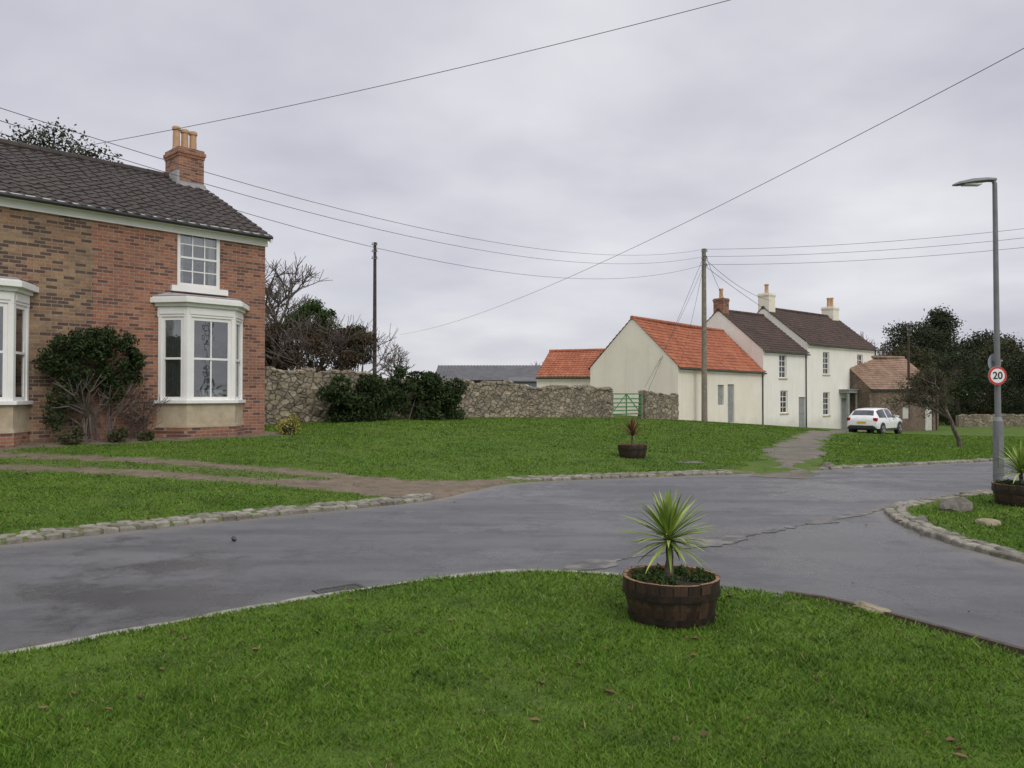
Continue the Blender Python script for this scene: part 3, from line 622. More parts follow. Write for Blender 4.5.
s=B(); s.add([(-.3,-.4,3.0),(12.3,-.4,3.0),(12.3,4.5,4.6),(-.3,4.5,4.6),(-.3,9.4,3.0),(12.3,9.4,3.0)],[(0,1,2,3),(3,2,5,4)])
for i in range(38): s.add([(-.3+i*.33,-.42,3.04),(-.2+i*.33,-.42,3.04),(-.2+i*.33,4.5,4.64),(-.3+i*.33,4.5,4.64)],[(0,1,2,3)])
s.obj('roof',M_slate,e)
M_blue=simple('blue_grey_cladding',(.10,.12,.17),(.15,.17,.22),2,.6,0)
e=empty('farm_shed',(-.2,66,0),.0); s=B(); s.box(0,2.9,0,4,-1,2.7); s.obj('walls',M_blue,e); s=B(); s.add([(-.1,-.15,2.7),(3,-.15,2.7),(3,4,3.1),(-.1,4,3.1),(-.1,-.15,2.8),(3,-.15,2.8),(3,4,3.2),(-.1,4,3.2)],[(0,3,2,1),(4,5,6,7),(0,1,5,4),(1,2,6,5),(2,3,7,6),(3,0,4,7)]); s.obj('roof',M_slate,e)

# ------------------------------------------------------------ rubble walls
def rubble_wall(name,p0,p1,h0,h1,th=.42,mat=None):
    p0=np.array(p0,float);p1=np.array(p1,float);Ln=np.hypot(*(p1-p0)); u=(p1-p0)/Ln
    e=empty(name,(p0[0],p0[1],0),math.atan2(u[1],u[0]))
    nxw=int(Ln/.12); us=np.linspace(0,Ln,nxw); g=[hz(*(p0+u*s)) for s in us]; tops=np.array([g[i]+h0+(h1-h0)*us[i]/Ln for i in range(nxw)])
    kern=np.ones(9)/9; tops+=np.convolve(rng.normal(size=nxw+8),kern,'valid')*.14+.05*np.sin(us*.9)
    V=[];rows=14
    for side,yy in((0,-th/2),(1,th/2)):
        for j in range(rows+1):
            for i in range(nxw):
                zb=g[i]-.3; z=zb+(tops[i]-zb)*j/rows; V.append((us[i],yy*(1.12-.2*j/rows)+rng.normal()*.018,z+rng.normal()*.008))
    Fq=[]
    for sd_ in(0,1):
        o=sd_*(rows+1)*nxw
        for j in range(rows):
            for i in range(nxw-1):
                a=o+j*nxw+i; q=(a,a+1,a+1+nxw,a+nxw); Fq.append(q if sd_==0 else q[::-1])
    o1=rows*nxw;o2=(rows+1)*nxw+rows*nxw
    for i in range(nxw-1): Fq.append((o1+i,o1+i+1,o2+i+1,o2+i))
    for i in (0,nxw-1):
        for j in range(rows): a=j*nxw+i; b_=(rows+1)*nxw+j*nxw+i; Fq.append((a,a+nxw,b_+nxw,b_))
    np_mesh('courses',V,Fq,mat or M_rubble,e)
    cb=B(); s=0
    while s<Ln-.15:
        l=random.uniform(.15,.42); i=min(int(s/Ln*nxw),nxw-1); hh=random.uniform(.08,.22); y=random.uniform(-.03,.03); zt=tops[i]-.04; tp=random.uniform(.6,.85)
        x0,x1=s+.01,min(s+l-.01,Ln); cx=(x0+x1)/2;hx=(x1-x0)/2;hy=th*.5
        if random.random()<.92: cb.add([(cx-hx,y-hy,zt),(cx+hx,y-hy,zt),(cx+hx,y+hy,zt),(cx-hx,y+hy,zt),(cx-hx,y-hy,zt+hh*.6),(cx+hx,y-hy,zt+hh*.5),(cx+hx,y+hy,zt+hh*.6),(cx-hx,y+hy,zt+hh*.6),
          (cx-hx*tp,y-hy*.6,zt+hh),(cx+hx*tp,y-hy*.6,zt+hh*.9),(cx+hx*tp,y+hy*.6,zt+hh),(cx-hx*tp,y+hy*.6,zt+hh)],
          [(0,1,5,4),(1,2,6,5),(2,3,7,6),(3,0,4,7),(4,5,9,8),(5,6,10,9),(6,7,11,10),(7,4,8,11),(8,9,10,11)])
        s+=l
    cb.obj('coping_stones',mat or M_rubble,e); return e
A=np.array((-7.9,23.8));Z=np.array((8.85,41.9)); at_=lambda t:A+(Z-A)*t
rubble_wall('stone_wall',at_(0),at_(.33),1.68,1.34); rubble_wall('stone_wall',at_(.331),at_(.755),1.34,1.32); rubble_wall('stone_wall',at_(.868),at_(1),1.32,1.3)
rubble_wall('stone_wall',(38,66),(75,70),1.0,1.0)
g0,g1=at_(.757),at_(.866); u=(g1-g0);gl=np.hypot(*u);u/=gl
e=empty('farm_gate',(g0[0],g0[1],hz(*g0)),math.atan2(u[1],u[0])); M_gate=simple('green_gate_paint',(.05,.18,.06),(.08,.24,.09),8,.5,.05)
s=B()
for z in(.18,.36,.54,.74,.94,1.18): s.cyl((.05,0,z),(gl-.05,0,z),.03,.03,8)
for x in(.05,gl/2,gl-.05): s.cyl((x,0,.12),(x,0,1.2),.035,.035,8)
s.cyl((.05,0,.18),(gl/2,0,1.18),.025,.025,8); s.cyl((gl-.05,0,.18),(gl/2,0,1.18),.025,.025,8)
s.obj('bars',M_gate,e); s=B(); s.cyl((-.06,0,-.3),(-.06,0,1.35),.07,.07,8); s.cyl((gl+.03,0,-.3),(gl+.03,0,1.35),.07,.07,8); s.obj('posts',M_polewood,e)

# ------------------------------------------------------------ vegetation objects
def bush(name,x,y,clumps,n,size,mat,stems=8,shell=.5):
    e=empty(name,(x,y,hz(x,y)-.05)); leaf_cloud('leaves',clumps,n,size,mat,e,shell); bb=B()
    for i in range(stems):
        c=random.choice(clumps)[0]; bb.cyl((c[0]*.4,c[1]*.4,0),(c[0]*.9,c[1]*.9,c[2]),.035,.012,5,0,False)
    bb.obj('stems',M_bark,e); return e
cl=[]
for i in range(60):
    xx=random.uniform(-1.9,1.9); cl.append(((xx,xx*.9+random.uniform(-.4,.4),random.uniform(.2,1.75)-.22*abs(xx)),(random.uniform(.22,.45),random.uniform(.25,.45),random.uniform(.2,.36))))
bush('evergreen_bush',-3.85,26.6,cl,23000,.065,M_ever,10)
e=empty('wall_shrub',(-6.4-.68*4.15+.73*.45,20-.73*4.15-.68*.45,.5),math.atan2(.73,.68)); cl=[]
for i in range(44):
    a=random.uniform(0,6.28);r_=random.random()**.5; cl.append(((1.02*r_*math.cos(a),random.uniform(-.2,.2),1.88+.56*r_*math.sin(a)),(random.uniform(.12,.28),.22,random.uniform(.10,.22))))
cl+=[((-.7,0,1.1),(.3,.2,.3)),((-.85,0,.7),(.22,.2,.35)),((.3,0,1.15),(.25,.2,.25))]
leaf_cloud('leaves',cl,11000,.042,M_ever,e,.4); bb=B()
for i in range(11):
    x=random.uniform(-.55,.35); grow(bb,Vector((x*.6,random.uniform(-.1,.1),-.1)),Vector((x*.5,0,1)),.75,.028,1,3,.5,.007)
bb.obj('stems',M_twig,e)
e=empty('climbing_rose',(-6.4-.68*3.25+.73*.15,20-.73*3.25-.68*.15,.55),math.atan2(.73,.68)); bb=B()
for i in range(9):
    x=random.uniform(-.3,.3); grow(bb,Vector((x,0,-.1)),Vector((x*.6,0,1)),.55,.014,1,3,.7,.006)
bb.obj('stems',M_twig,e); leaf_cloud('leaves',[((0,-.05,.8),(.35,.12,.7))],400,.028,M_brown,e,.1)
for s_,k in((-3.9,.2),(-3.3,.14),(-4.8,.22),(.25,.3)):
    x=-6.4+.68*s_+.73*.75;y=20+.73*s_-.68*.75
    e=empty('garden_plant',(x,y,hz(x,y))); leaf_cloud('leaves',[((0,0,k*.8),(k,k,k*.7)),((.1,.05,k*1.3),(k*.5,k*.5,k*.6))],700,.035,M_yell if s_>0 else M_olive,e,.2)
    if s_>0:
        s=B(); s.lathe([(.12,0),(.17,.26),(.19,.26),(.19,.3),(.15,.3),(.14,.24)],16); s.obj('pot',M_black,e)
random.seed(21)
cl=[]
for i in range(60): cl.append(((random.uniform(-2.5,2.3),random.uniform(-.8,.8),random.uniform(1.0,3.4)-.1*random.random()),(random.uniform(.25,.6),.5,random.uniform(.22,.5))))
e=bush('withered_shrub',-8.0,31,cl,15000,.06,M_brown,12,shell=.2); bb=B()
for i in range(18): grow(bb,Vector((random.uniform(-2.3,2.2),random.uniform(-.5,.5),0)),Vector((random.uniform(-.3,.3),0,1)),1.6,.05,0,3,.6,.008)
bb.obj('branches',M_twig,e)
cl=clumps_in((0,0,3.5),(1.15,.9,1.05),40,.26)+[((.1,0,4.4),(.35,.3,.3)),((-.35,0,4.15),(.3,.3,.3))]; bush('ivy_tree',-8.2,31.8,cl,11000,.055,M_ivy,6,.3)
cl=clumps_in((0,0,2.7),(1.2,.7,1.0),30,.26); bush('ivy_tree',-6.7,31.5,cl,8000,.055,M_olive,6,.3)
cl=clumps_in((0,0,2.6),(1.1,.7,1.2),26,.26); bush('ivy_tree',-9.7,31.0,cl,7000,.055,M_olive,6,.3)
bare_tree('bare_tree',-11.6,37,9.2,5,.011)
bare_tree('bare_tree',-8.8,62,6.0,4,.018); bare_tree('bare_tree',4.2,82,8.0,4,.02); bare_tree('bare_tree',5.8,84,7.2,4,.02)
bare_tree('bare_tree',36,82,11,5,.018,z=-1); bare_tree('bare_tree',40,88,10.5,4,.022,z=-1); bare_tree('bare_tree',31.5,80,11.5,4,.022,z=-1)
leafy_tree('conifer_tree',-21.6,36,13.6,3.6,M_conif,17000,.09,70,.6,.25,z=.4)
leafy_tree('conifer_tree',44.0,84,10.8,4.4,M_conif,26000,.14,90,.05,.3,z=-1.2,shell=.4,cs=1.1); leafy_tree('conifer_tree',48.6,88,12.8,5.2,M_conif,26000,.15,90,.05,.3,True,z=-1.2,shell=.4,cs=1.15)
leafy_tree('conifer_tree',54.5,90,10.4,4.6,M_conif,19000,.15,70,.05,.3,z=-1.2,shell=.4,cs=1.1); leafy_tree('olive_tree',40.0,78,8.0,3.2,M_olive,13000,.11,50,.05,.25,z=-1.1,shell=.3)
leafy_tree('olive_tree',50.5,80,9.0,3.8,M_olive,13000,.12,56,.05,.25,z=-1.1,shell=.3)
leafy_tree('conifer_tree',40.3,70,6.6,2.6,M_conif,12000,.10,44,.03,.2,z=-1.1,shell=.4,cs=1.2)
leafy_tree('conifer_tree',48.5,72,6.8,3.0,M_conif,12000,.11,44,.03,.2,z=-1.1,shell=.4,cs=1.2)
cl=[]
for i in range(170): cl.append(((random.uniform(-18,44),random.uniform(-1.5,1.5)+random.random(),random.uniform(.3,5.6)),(random.uniform(.7,1.5),1.2,random.uniform(.5,1.2))))
e=empty('background_trees',(56,86,-1.2)); leaf_cloud('foliage',cl,36000,.15,M_conif,e,.4)
cl=[]
for i in range(150): 
    xx=random.uniform(-130,190); cl.append(((xx,random.uniform(-4,4),random.uniform(0,2.6)),(random.uniform(2,4),2,random.uniform(1,2.2))))
e=empty('background_hedge',(0,170,-1)); leaf_cloud('foliage',cl,22000,.4,M_conif,e,.5)
e=empty('young_tree',(17.2,29.7,hz(17.2,29.7)-.05)); bb=B(); random.seed(5); ends=[]
grow(bb,Vector((0,0,0)),Vector((-.1,0,1)),1.25,.09,0,4,.6,.007,.12,ends); bb.obj('limbs',M_bark,e,smooth=True)
leaf_cloud('leaves',[((q.x,q.y,q.z),(.26,.26,.2)) for q in ends[::2]],6500,.036,M_olive,e,.1)

# ------------------------------------------------------------ planters
mst,nt,b=newmat('barrel_oak'); v=coord(nt); g=nt.nodes.new('ShaderNodeNewGeometry'); mv=mapped(nt,v,(1,1,.12))
c=ramp(nt,g.outputs['Random Per Island'],0,1,(.022,.014,.011),(.058,.034,.024)); c=mixc(nt,.9,c,ramp(nt,noise(nt,mv,60,5,.7),.3,.7,(.45,.45,.45),(1.7,1.6,1.4)),'MULTIPLY')
L(nt,c,b.inputs['Base Color']); b.inputs['Roughness'].default_value=.5; bump(nt,b,noise(nt,mv,70,4),.4,.006)
M_band=simple('rusty_band',(.022,.018,.016),(.055,.036,.026),14,.5,.3,metal=.4)
M_soil=simple('soil',(.025,.018,.012),(.06,.045,.03),18,1,.8,.02)
M_rim=simple('barrel_rim_wood',(.16,.085,.04),(.32,.185,.09),20,.7,.3)
def planter(x,y,R=.335,Hh_=.33,z=None):
    e=empty('barrel_planter',(x,y,(hz(x,y) if z is None else z)+.01)); s=B(); n=22; rim=B()
    prof=[(.82,-.03),(.89,.10),(.95,.2),(.985,Hh_-.07),(1.0,Hh_)]
    for i in range(n):
        a0=2*math.pi*(i+.03)/n;a1=2*math.pi*(i+.97)/n; vs=[]; dj=random.uniform(-.004,.004)
        for q,zz in prof:
            for a,rr in((a0,R*q+dj-.002),((a0+a1)/2,R*q+dj+.003),(a1,R*q+dj-.002)): vs.append((math.cos(a)*rr,math.sin(a)*rr,zz))
        k=len(prof); fs=[(j*3+c_,j*3+c_+1,(j+1)*3+c_+1,(j+1)*3+c_) for j in range(k-1) for c_ in(0,1)]
        s.add(vs,fs); zt=Hh_+random.uniform(-.003,.003); ri=R-.028
        rim.add([(math.cos(a0)*R,math.sin(a0)*R,zt),(math.cos(a1)*R,math.sin(a1)*R,zt),(math.cos(a1)*ri,math.sin(a1)*ri,zt),(math.cos(a0)*ri,math.sin(a0)*ri,zt),
                 (math.cos(a1)*ri,math.sin(a1)*ri,zt-.12),(math.cos(a0)*ri,math.sin(a0)*ri,zt-.12)],[(0,1,2,3),(3,2,4,5)])
    s.lathe([(R*.97,Hh_-.02),(R*.93,.16),(R*.78,-.02)],32); s.obj('staves',mst,e); rim.obj('rim',M_rim,e)
    b_=B()
    for za,zb,ra,rb in((.055,.10,.87,.892),(Hh_-.115,Hh_-.065,.972,.99)): b_.lathe([(R*ra,za),(R*ra+.008,za),(R*rb+.008,zb),(R*rb,zb)],40)
    b_.obj('hoops',M_band,e); so=B(); so.lathe([(.001,Hh_-.035),(R*.5,Hh_-.03),(R*.95,Hh_-.06)],24); so.obj('soil',M_soil,e); return e
def cordyline(x,y,z0,trunk,n,ln,wd,mat,name='cordyline',droop=.5,elmin=-.25):
    e=empty(name,(x,y,z0)); b_=B(); q=Vector((0,0,0))
    for i in range(6):
        q2=Vector((random.gauss(0,.004),random.gauss(0,.004),trunk*(i+1)/6)); b_.cyl(q,q2,.034-.002*i,.029-.002*i+.004*(i%2),10,0,False); q=q2
    b_.obj('trunk',M_bark,e); V=[];Fc=[];R=[]
    for i in range(n):
        az=i*2.39996+random.uniform(-.3,.3); t=(i+.5)/n; el=elmin+(1.5-elmin)*t**.8+random.uniform(-.12,.12); l=ln*random.uniform(.75,1.08)*(1 if el<1.1 else .85)
        p=Vector((0,0,trunk*(.86+.14*t))); sd_=Vector((-math.sin(az),math.cos(az),0)); o=len(V); S=7; rr=random.random()*.9+(.3 if el<0 else 0)
        for j in range(S+1):
            f_=j/S; ww=wd*(.55+.45*math.sin(min(f_*2.2,1.57)))*(1-f_**2.2)+.0008; ee=el-droop*f_*f_*math.cos(el)
            up=Vector((-math.cos(az)*math.sin(ee),-math.sin(az)*math.sin(ee),math.cos(ee)))
            V+= [tuple(p-sd_*ww+up*ww*.35),tuple(p),tuple(p+sd_*ww+up*ww*.35)]; R+=[rr]*3
            p=p+Vector((math.cos(az)*math.cos(ee),math.sin(az)*math.cos(ee),math.sin(ee)))*l/S
        for j in range(S):
            a=o+j*3; Fc+=[(a,a+1,a+4,a+3),(a+1,a+2,a+5,a+4)]
    np_mesh('leaves',V,Fc,mat,e,smooth=True,attrs={'rnd':R}); return e
random.seed(11)
z=hz(1.11,5.42); planter(1.11,5.42); cordyline(1.10,5.44,z+.30,.31,120,.38,.0145,M_cord,droop=.5,elmin=-.5)
def tufts(x,y,z,R,n=260):
    e=empty('bedding_plants',(x,y,z)); cl=[]
    for i in range(26):
        a=random.uniform(0,6.28);r_=R*random.uniform(.3,.98); cl.append(((math.cos(a)*r_,math.sin(a)*r_,.015),(.05,.05,.04)))
    leaf_cloud('leaves',cl,n*6,.015,M_ivy,e,.1)
tufts(1.11,5.42,z+.31,.28)
z=hz(2.8,18); planter(2.8,18,.34,.33); cordyline(2.8,18,z+.3,.28,60,.5,.016,M_cordr,droop=.7,elmin=.0)
z=hz(7.2,10.95); planter(7.2,10.95,.36,.33); cordyline(7.2,10.95,z+.32,.2,80,.5,.018,M_cord,droop=.6); tufts(7.2,10.95,z+.325,.3)
# ------------------------------------------------------------ rocks
def rock(x,y,sx,sy,sz,mat,seed,ang=0):
    import bmesh
    bm=bmesh.new(); bmesh.ops.create_icosphere(bm,subdivisions=3,radius=1); r=random.Random(seed)
    pl=[(Vector((r.gauss(0,1),r.gauss(0,1),r.gauss(.2,.8))).normalized(),r.uniform(.55,.85)) for _ in range(12)]
    for v in bm.verts:
        c=v.co.copy()
        for n_,d_ in pl:
            k=c.dot(n_)
            if k>d_: c-=n_*(k-d_)
        c+=Vector((r.gauss(0,.012),r.gauss(0,.012),r.gauss(0,.012))); v.co=Vector((c.x*sx,c.y*sy,c.z*sz))
    me=bpy.data.meshes.new('rock'); bm.to_mesh(me); bm.free(); me.materials.append(mat); o=bpy.data.objects.new('rock',me); COL.objects.link(o); o.location=(x,y,hz(x,y)+sz*.35+.02); o.rotation_euler=(0,0,ang); return o
M_rk1=simple('grey_rock',(.10,.092,.08),(.21,.19,.16),9,.9,.6,.02); M_rk2=simple('yellow_rock',(.20,.165,.10),(.34,.29,.19),9,.9,.6,.02)
rock(6.0,10.45,.24,.17,.16,M_rk1,3,.2); rock(5.72,9.3,.19,.15,.08,M_rk2,5,.5); rock(2.62,5.66,.17,.08,.05,M_rk2,8,-.9); rock(5.05,9.55,.13,.1,.07,M_rk1,9,.9)
rock(-3.05,8.5,.035,.03,.03,M_black,12); rock(6.9,16.9,.2,.12,.1,M_rk1,13,.3)
def on_ground(name,x,y,ang,w,l,h,mat,bars=0,extra=0):
    e=empty(name,(x,y,hz(x,y)+extra),ang); s=B()
    if bars:
        s.box(-l/2,l/2,-w/2,-w/2+.03,.0,h); s.box(-l/2,l/2,w/2-.03,w/2,0,h); s.box(-l/2,-l/2+.03,-w/2+.03,w/2-.03,0,h); s.box(l/2-.03,l/2,-w/2+.03,w/2-.03,0,h)
        for i in range(bars): x_=-l/2+.03+(l-.06)*(i+.5)/bars; s.box(x_-.01,x_+.01,-w/2+.03,w/2-.03,0,h-.003)
        s.box(-l/2+.03,l/2-.03,-w/2+.03,w/2-.03,.0,.003)
    else: s.box(-l/2,l/2,-w/2,w/2,-.05,h)
    s.obj('cover',mat,e)
M_iron=simple('cast_iron',(.03,.028,.028),(.07,.062,.058),12,.7,.2)
on_ground('drain_grate',-1.40,6.36,.64,.26,.40,.008,M_iron,9)
on_ground('inspection_cover',4.0,17.4,.3,.4,.5,.05,M_rk1)

# ------------------------------------------------------------ poles, lamp, sign, wires
def pole(x,y,top,r,mat):
    e=empty('utility_pole',(x,y,0)); s=B(); zb=hz(x,y)-.3; s.cyl((0,0,zb),(0,0,top),r,r*.68,14); s.obj('shaft',mat,e,smooth=False)
    h=B()
    for i,zz in enumerate((.15,.55,.95)): h.cyl((-.13,-.12,top-zz),(-.13,-.12,top-zz+.13),.035,.02,8); h.cyl((.13,-.12,top-zz),(.13,-.12,top-zz+.13),.035,.02,8); h.box(-.18,.18,-.14,-.09,top-zz-.03,top-zz)
    h.obj('insulators',M_metal,e); return e
pole(10.7,43,9.75,.17,M_polewood); pole(-8.0,45,10.5,.13,M_poledark); pole(30.8,60.0,7.2,.12,M_poledark)
WR=empty('overhead_wires',(0,0,0)); s=B()
def wire(p0,p1,sag,r=.014):
    p0=Vector(p0);p1=Vector(p1);n=26;q=None
    for i in range(n+1):
        t=i/n;p=p0.lerp(p1,t);p.z-=4*sag*t*(1-t)
        if q: s.cyl(q,p,r,r,4,0,False)
        q=p
T=(10.7,42.88)
wire((-10.3,13,7.0),(*T,9.7),1.35,.008); wire((-10.3,13,6.78),(*T,9.3),1.4,.008); wire((-10.3,13,6.62),(*T,8.85),1.75,.008)
wire((-11.0,19.2,7.75),(6,14,9.35),.2,.007)
wire((9.1,12,7.6),(-8.7,60,6.3),.9,.007)
for k,zz in enumerate((9.7,9.3,8.85)): wire((*T,zz),(26.4,32,9.15-.42*k),.35,.010)
wire((*T,9.4),(6.9,42.4,.5),.05,.012); wire((*T,8.9),(7.3,42.6,2.0),.25,.010); wire((*T,9.1),(9.3,42.6,3.4),.3,.010)
wire((*T,9.6),(15.2,54.2,7.9),.3,.012); wire((*T,9.2),(19.2,57.2,8.6),.4,.012); wire((*T,8.8),(24,58,5.4),.4,.012)
s.obj('cables',M_wire,WR)
LX,LY=8.42,13.4; z0=hz(LX,LY)
e=empty('street_lamp',(LX,LY,z0)); s=B()
s.cyl((0,0,-.2),(0,0,1.15),.085,.08,18); s.cyl((0,0,1.15),(0,0,1.22),.08,.05,18); s.cyl((0,0,1.22),(-.02,0,5.28),.05,.038,16)
s.cyl((-.02,0,5.28),(-.05,0,5.33),.038,.03,12); s.cyl((-.05,0,5.33),(-.26,-.01,5.33),.028,.028,12)
s.box(-.045,.045,-.09,-.075,.35,.85)
s.obj('column',M_lampgrey,e,smooth=False)
s=B(); 
def ring(x,w,h,zc): return [(x,-w,zc-.2*h),(x,-w*.7,zc+h*.7),(x,0,zc+h),(x,w*.7,zc+h*.7),(x,w,zc-.2*h),(x,w*.6,zc-h*.5),(x,-w*.6,zc-h*.5)]
rs=[ring(-.0,.04,.035,5.345),ring(-.18,.09,.05,5.335),ring(-.42,.13,.06,5.305),ring(-.64,.11,.045,5.27),ring(-.74,.05,.02,5.25)]
vs=[p for r_ in rs for p in r_]; fs=[(k*7+i,k*7+(i+1)%7,(k+1)*7+(i+1)%7,(k+1)*7+i) for k in range(4) for i in range(7)]+[tuple(range(7))[::-1],tuple(range(28,35))]
s.add(vs,fs); s.obj('lantern_head',M_lampgrey,e,smooth=False); s=B(); s.box(-.57,-.28,-.07,.07,5.245,5.272); s.obj('lens',M_white,e)
M_red=simple('sign_red',(.55,.03,.03),(.6,.04,.035),3,.4,0); M_wsign=simple('sign_white',(.78,.78,.77),(.82,.82,.81),3,.4,0); M_blk=simple('sign_black',(.015,.015,.015),(.02,.02,.02),3,.4,0); M_sgrey=simple('sign_back_grey',(.25,.27,.30),(.32,.34,.37),3,.5,0)
e=empty('speed_limit_sign',(LX-.06,LY-.08,z0+1.93),.02)
def disc(b_,r,y0,y1,m=0,n=40): b_.cyl((0,y0,0),(0,y1,0),r,r,n,m)
s_=B(); disc(s_,.162,-.012,-.004); s_.obj('backing',M_sgrey,e)
s_=B(); disc(s_,.158,-.015,-.012); s_.obj('red_ring',M_red,e); s_=B(); disc(s_,.122,-.018,-.0152); s_.obj('white_face',M_wsign,e)
cu=bpy.data.curves.new('numerals','FONT'); cu.body='20'; cu.size=.175; cu.align_x='CENTER'; cu.align_y='CENTER'; cu.extrude=.001; cu.offset=.004; cu.materials.append(M_blk)
o=bpy.data.objects.new('numerals',cu); COL.objects.link(o); o.parent=e; o.location=(0,-.0195,-.002); o.rotation_euler=(math.pi/2,0,0)
s_=B(); s_.box(-.07,.07,-.003,.1,.08,.11); s_.box(-.07,.07,-.003,.1,-.11,-.08); s_.obj('brackets',M_metal,e)
e=empty('traffic_sign',(LX+.0,LY+.08,z0+2.16),.35); s_=B(); disc(s_,.155,.0,.008,0,32); s_.obj('sign_back',M_sgrey,e); s_=B(); s_.box(-.07,.07,-.1,-.002,.02,.05); s_.obj('brackets',M_metal,e)

# ------------------------------------------------------------ car
M_yplate=simple('plate_yellow',(.6,.45,.05),(.65,.5,.07),3,.4,0)
def car(x,y,ang):
    e=empty('car',(x,y,hz(x,y)+.03),ang)
    mp_,nt,b=newmat('white_car_paint'); b.inputs['Roughness'].default_value=.25; b.inputs['Coat Weight'].default_value=.6
    vv=coord(nt); L(nt,ramp(nt,noise(nt,vv,3,4),.3,.7,(.74,.74,.73),(.83,.83,.83)),b.inputs['Base Color'])
    mt,nt2,b2=newmat('tyre'); b2.inputs['Base Color'].default_value=(.02,.02,.02,1); b2.inputs['Roughness'].default_value=.8
    mr,nt3,b3=newmat('tail_light'); b3.inputs['Base Color'].default_value=(.35,.01,.01,1); b3.inputs['Roughness'].default_value=.15
    mh,nt4,b4=newmat('head_light'); b4.inputs['Base Color'].default_value=(.55,.57,.6,1); b4.inputs['Roughness'].default_value=.1
    ml,nt5,b5=newmat('alloy'); b5.inputs['Base Color'].default_value=(.35,.35,.36,1); b5.inputs['Metallic'].default_value=.8; b5.inputs['Roughness'].default_value=.35
    ST=[(-2.14,.42,.78,.84,.74,.70),(-2.10,.30,.90,.98,.84,.76),(-1.98,.27,.97,1.14,.88,.72),(-1.72,.26,.99,1.44,.90,.64),(-1.3,.26,.99,1.53,.91,.62),(-.62,.26,.985,1.565,.91,.62),(-.5,.26,.985,1.568,.91,.62),
        (.3,.26,.975,1.54,.91,.61),(.42,.26,.97,1.50,.91,.61),(.85,.26,.955,1.27,.905,.66),(1.25,.27,.94,1.02,.90,.74),(1.7,.28,.87,.93,.875,.70),(2.0,.30,.76,.80,.82,.62),(2.15,.38,.62,.66,.72,.52)]
    V=[];F_=[];m=[]
    for (sx,zb,bl,tp,w_,wr) in ST:
        half=[(w_*.9,zb),(w_,zb+.1),(w_*1.005,(zb+bl)/2+.05),(w_*.985,bl-.03),(w_*.965,bl),(wr+.02,tp-.07),(wr*.88,tp-.015),(wr*.4,tp)]
        for p in half+[(-a,c_) for a,c_ in half[::-1]]: V.append((sx,p[0],p[1]))
    n=16
    for k in range(len(ST)-1):
        for i in range(n):
            a=k*n+i;b_=k*n+(i+1)%n; F_.append((a,a+n,b_+n,b_)); mi=0
            cab=3<=k<=8
            if i in(4,10) and cab and k not in(5,7): mi=1
            if i in(5,6,7,8,9) and k in(8,9): mi=1
            if i in(6,7,8) and k==2: mi=1
            if i in(15,): mi=2
            if i in(0,14): mi=2
            m.append(mi)
    F_.append(tuple(range(n))); m.append(0); F_.append(tuple(range((len(ST)-1)*n,len(ST)*n))[::-1]); m.append(0)
    b_=B(); b_.v=V;b_.f=F_;b_.m=m; o=b_.obj('body',[mp_,M_dglass,M_black],e,smooth=True)
    md=o.modifiers.new('es','EDGE_SPLIT'); md.split_angle=math.radians(38)
    for wx in(-1.32,1.33):
        for sy in(-1,1):
            q=B(); q.cyl((wx,sy*.70,.33),(wx,sy*.935,.33),.40,.40,24); q.obj('wheel_arch',M_black,e)
            q=B(); q.cyl((wx,sy*.70,.31),(wx,sy*.945,.31),.325,.325,28); q.obj('tyre',mt,e,bevel=.02)
            q=B()
            q.cyl((wx,sy*.93,.31),(wx,sy*.952,.31),.06,.06,12)
            for i in range(5):
                t_=i*1.2566; q.cyl((wx,sy*.95,.31),(wx+.21*math.cos(t_),sy*.95,.31+.21*math.sin(t_)),.03,.03,6)
            for i in range(20):
                t_=i*math.pi/10;t2=t_+math.pi/10; q.cyl((wx+.215*math.cos(t_),sy*.95,.31+.215*math.sin(t_)),(wx+.215*math.cos(t2),sy*.95,.31+.215*math.sin(t2)),.015,.015,5)
            q.obj('alloy_wheel',ml,e)
    q=B()
    for sy in(-1,1): q.box(-2.13,-1.93,sy*.76-.11,sy*.76+.11,.80,1.0)
    q.obj('tail_lights',mr,e,bevel=.02); q=B()
    for sy in(-1,1): q.box(1.86,2.06,sy*.68-.13,sy*.68+.13,.66,.78)
    q.obj('head_lights',mh,e,bevel=.02); q=B(); q.box(-2.165,-2.12,-.7,.7,.36,.55); q.box(2.12,2.175,-.55,.55,.36,.5)
    for sy in(-1,1): q.box(-1.2,1.2,sy*.9-.03,sy*.9+.03,.24,.33)
    q.obj('bumper_trim',M_black,e,bevel=.015); q=B()
    for sy in(-1,1): q.box(.62,.8,sy*1.0-.09,sy*1.0+.09,.98,1.1)
    q.obj('door_mirrors',mp_,e,bevel=.03); q=B(); q.box(-2.155,-2.142,-.26,.26,.66,.77) ; q.obj('number_plate',M_yplate,e)
car(22.1,47.0,math.radians(44))

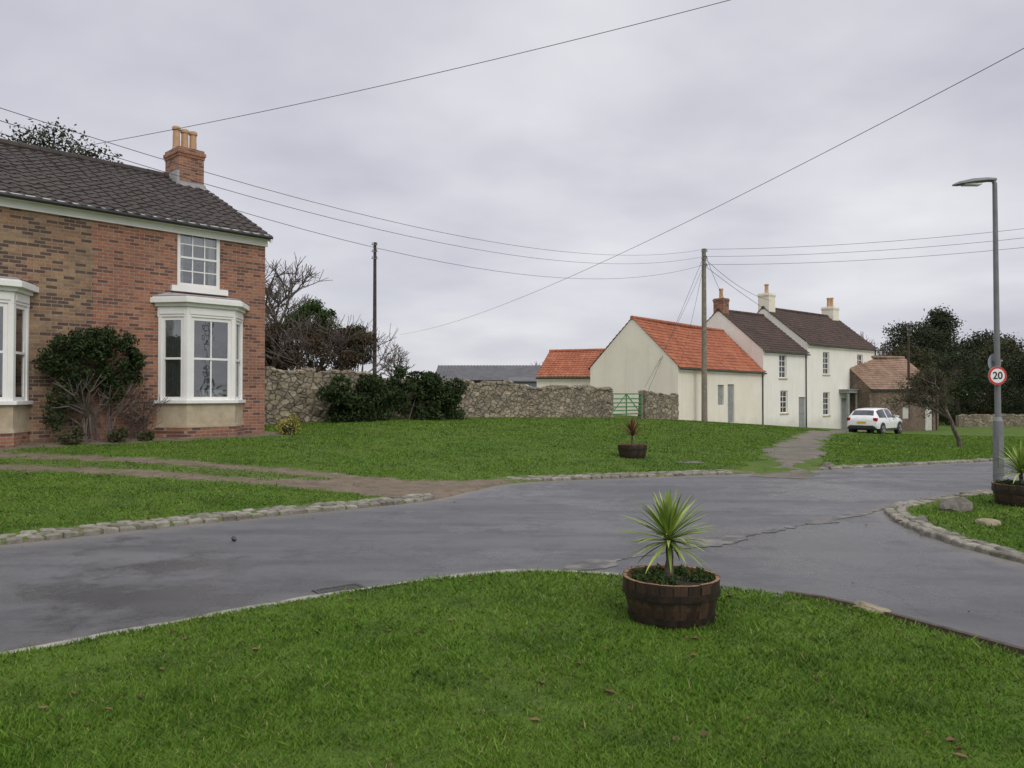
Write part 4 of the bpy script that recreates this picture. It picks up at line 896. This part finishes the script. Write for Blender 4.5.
# ------------------------------------------------------------ world, sun, camera
wd=bpy.data.worlds.new("World"); scene.world=wd; wd.use_nodes=True; nt=wd.node_tree; nt.nodes.clear()
out=nt.nodes.new('ShaderNodeOutputWorld'); sky=nt.nodes.new('ShaderNodeTexSky'); sky.sky_type='NISHITA'; sky.sun_disc=False
SE,SR=math.radians(38),math.radians(150); sky.sun_elevation=SE; sky.sun_rotation=SR
b1=nt.nodes.new('ShaderNodeBackground'); L(nt,sky.outputs[0],b1.inputs[0]); b1.inputs[1].default_value=.08
tc=nt.nodes.new('ShaderNodeTexCoord').outputs['Generated']; sp=nt.nodes.new('ShaderNodeSeparateXYZ'); L(nt,tc,sp.inputs[0])
zz=math_(nt,'MAXIMUM',sp.outputs[2],0.0); den=math_(nt,'ADD',zz,.20)
cv=nt.nodes.new('ShaderNodeCombineXYZ'); L(nt,math_(nt,'DIVIDE',sp.outputs[0],den),cv.inputs[0]); L(nt,math_(nt,'DIVIDE',sp.outputs[1],den),cv.inputs[1])
cl1=noise(nt,cv.outputs[0],1.1,5,.5); c=ramp(nt,cl1,.30,.66,(.56,.56,.635),(.84,.84,.87))
cl2=noise(nt,cv.outputs[0],.45,3,.5); c=mixc(nt,.9,c,ramp(nt,cl2,.35,.65,(.84,.84,.88),(1.14,1.135,1.12)),'MULTIPLY')
hor=ramp(nt,zz,.0,.2,(1,1,1),(0,0,0)); c=mixc(nt,math_(nt,'MULTIPLY',hor,.45),c,(.66,.665,.715))
zen=ramp(nt,zz,.46,.95,(1,1,1),(2.1,2.1,2.05)); c=mixc(nt,1.0,c,zen,'MULTIPLY')
b2=nt.nodes.new('ShaderNodeBackground'); L(nt,c,b2.inputs[0]); b2.inputs[1].default_value=1.0
mx=nt.nodes.new('ShaderNodeMixShader'); mx.inputs[0].default_value=.93; L(nt,b1.outputs[0],mx.inputs[1]); L(nt,b2.outputs[0],mx.inputs[2]); L(nt,mx.outputs[0],out.inputs[0])
sl=bpy.data.lights.new('sun','SUN'); sl.energy=1.0; sl.angle=math.radians(25); sl.color=(1,.96,.9); so=bpy.data.objects.new('sun',sl); COL.objects.link(so)
d=Vector((math.sin(SR)*math.cos(SE),math.cos(SR)*math.cos(SE),math.sin(SE))); so.rotation_euler=d.to_track_quat('Z','Y').to_euler(); so.location=d*50
cam=bpy.data.cameras.new('camera'); cam.sensor_width=36; cam.lens=773/1024*36; cam.clip_start=.05; cam.clip_end=5000
co=bpy.data.objects.new('camera',cam); COL.objects.link(co); co.location=(0,0,1.6); co.rotation_euler=(math.radians(90.81),0,0); scene.camera=co
scene.view_settings.view_transform='Standard'; scene.view_settings.look='None'; scene.view_settings.exposure=0
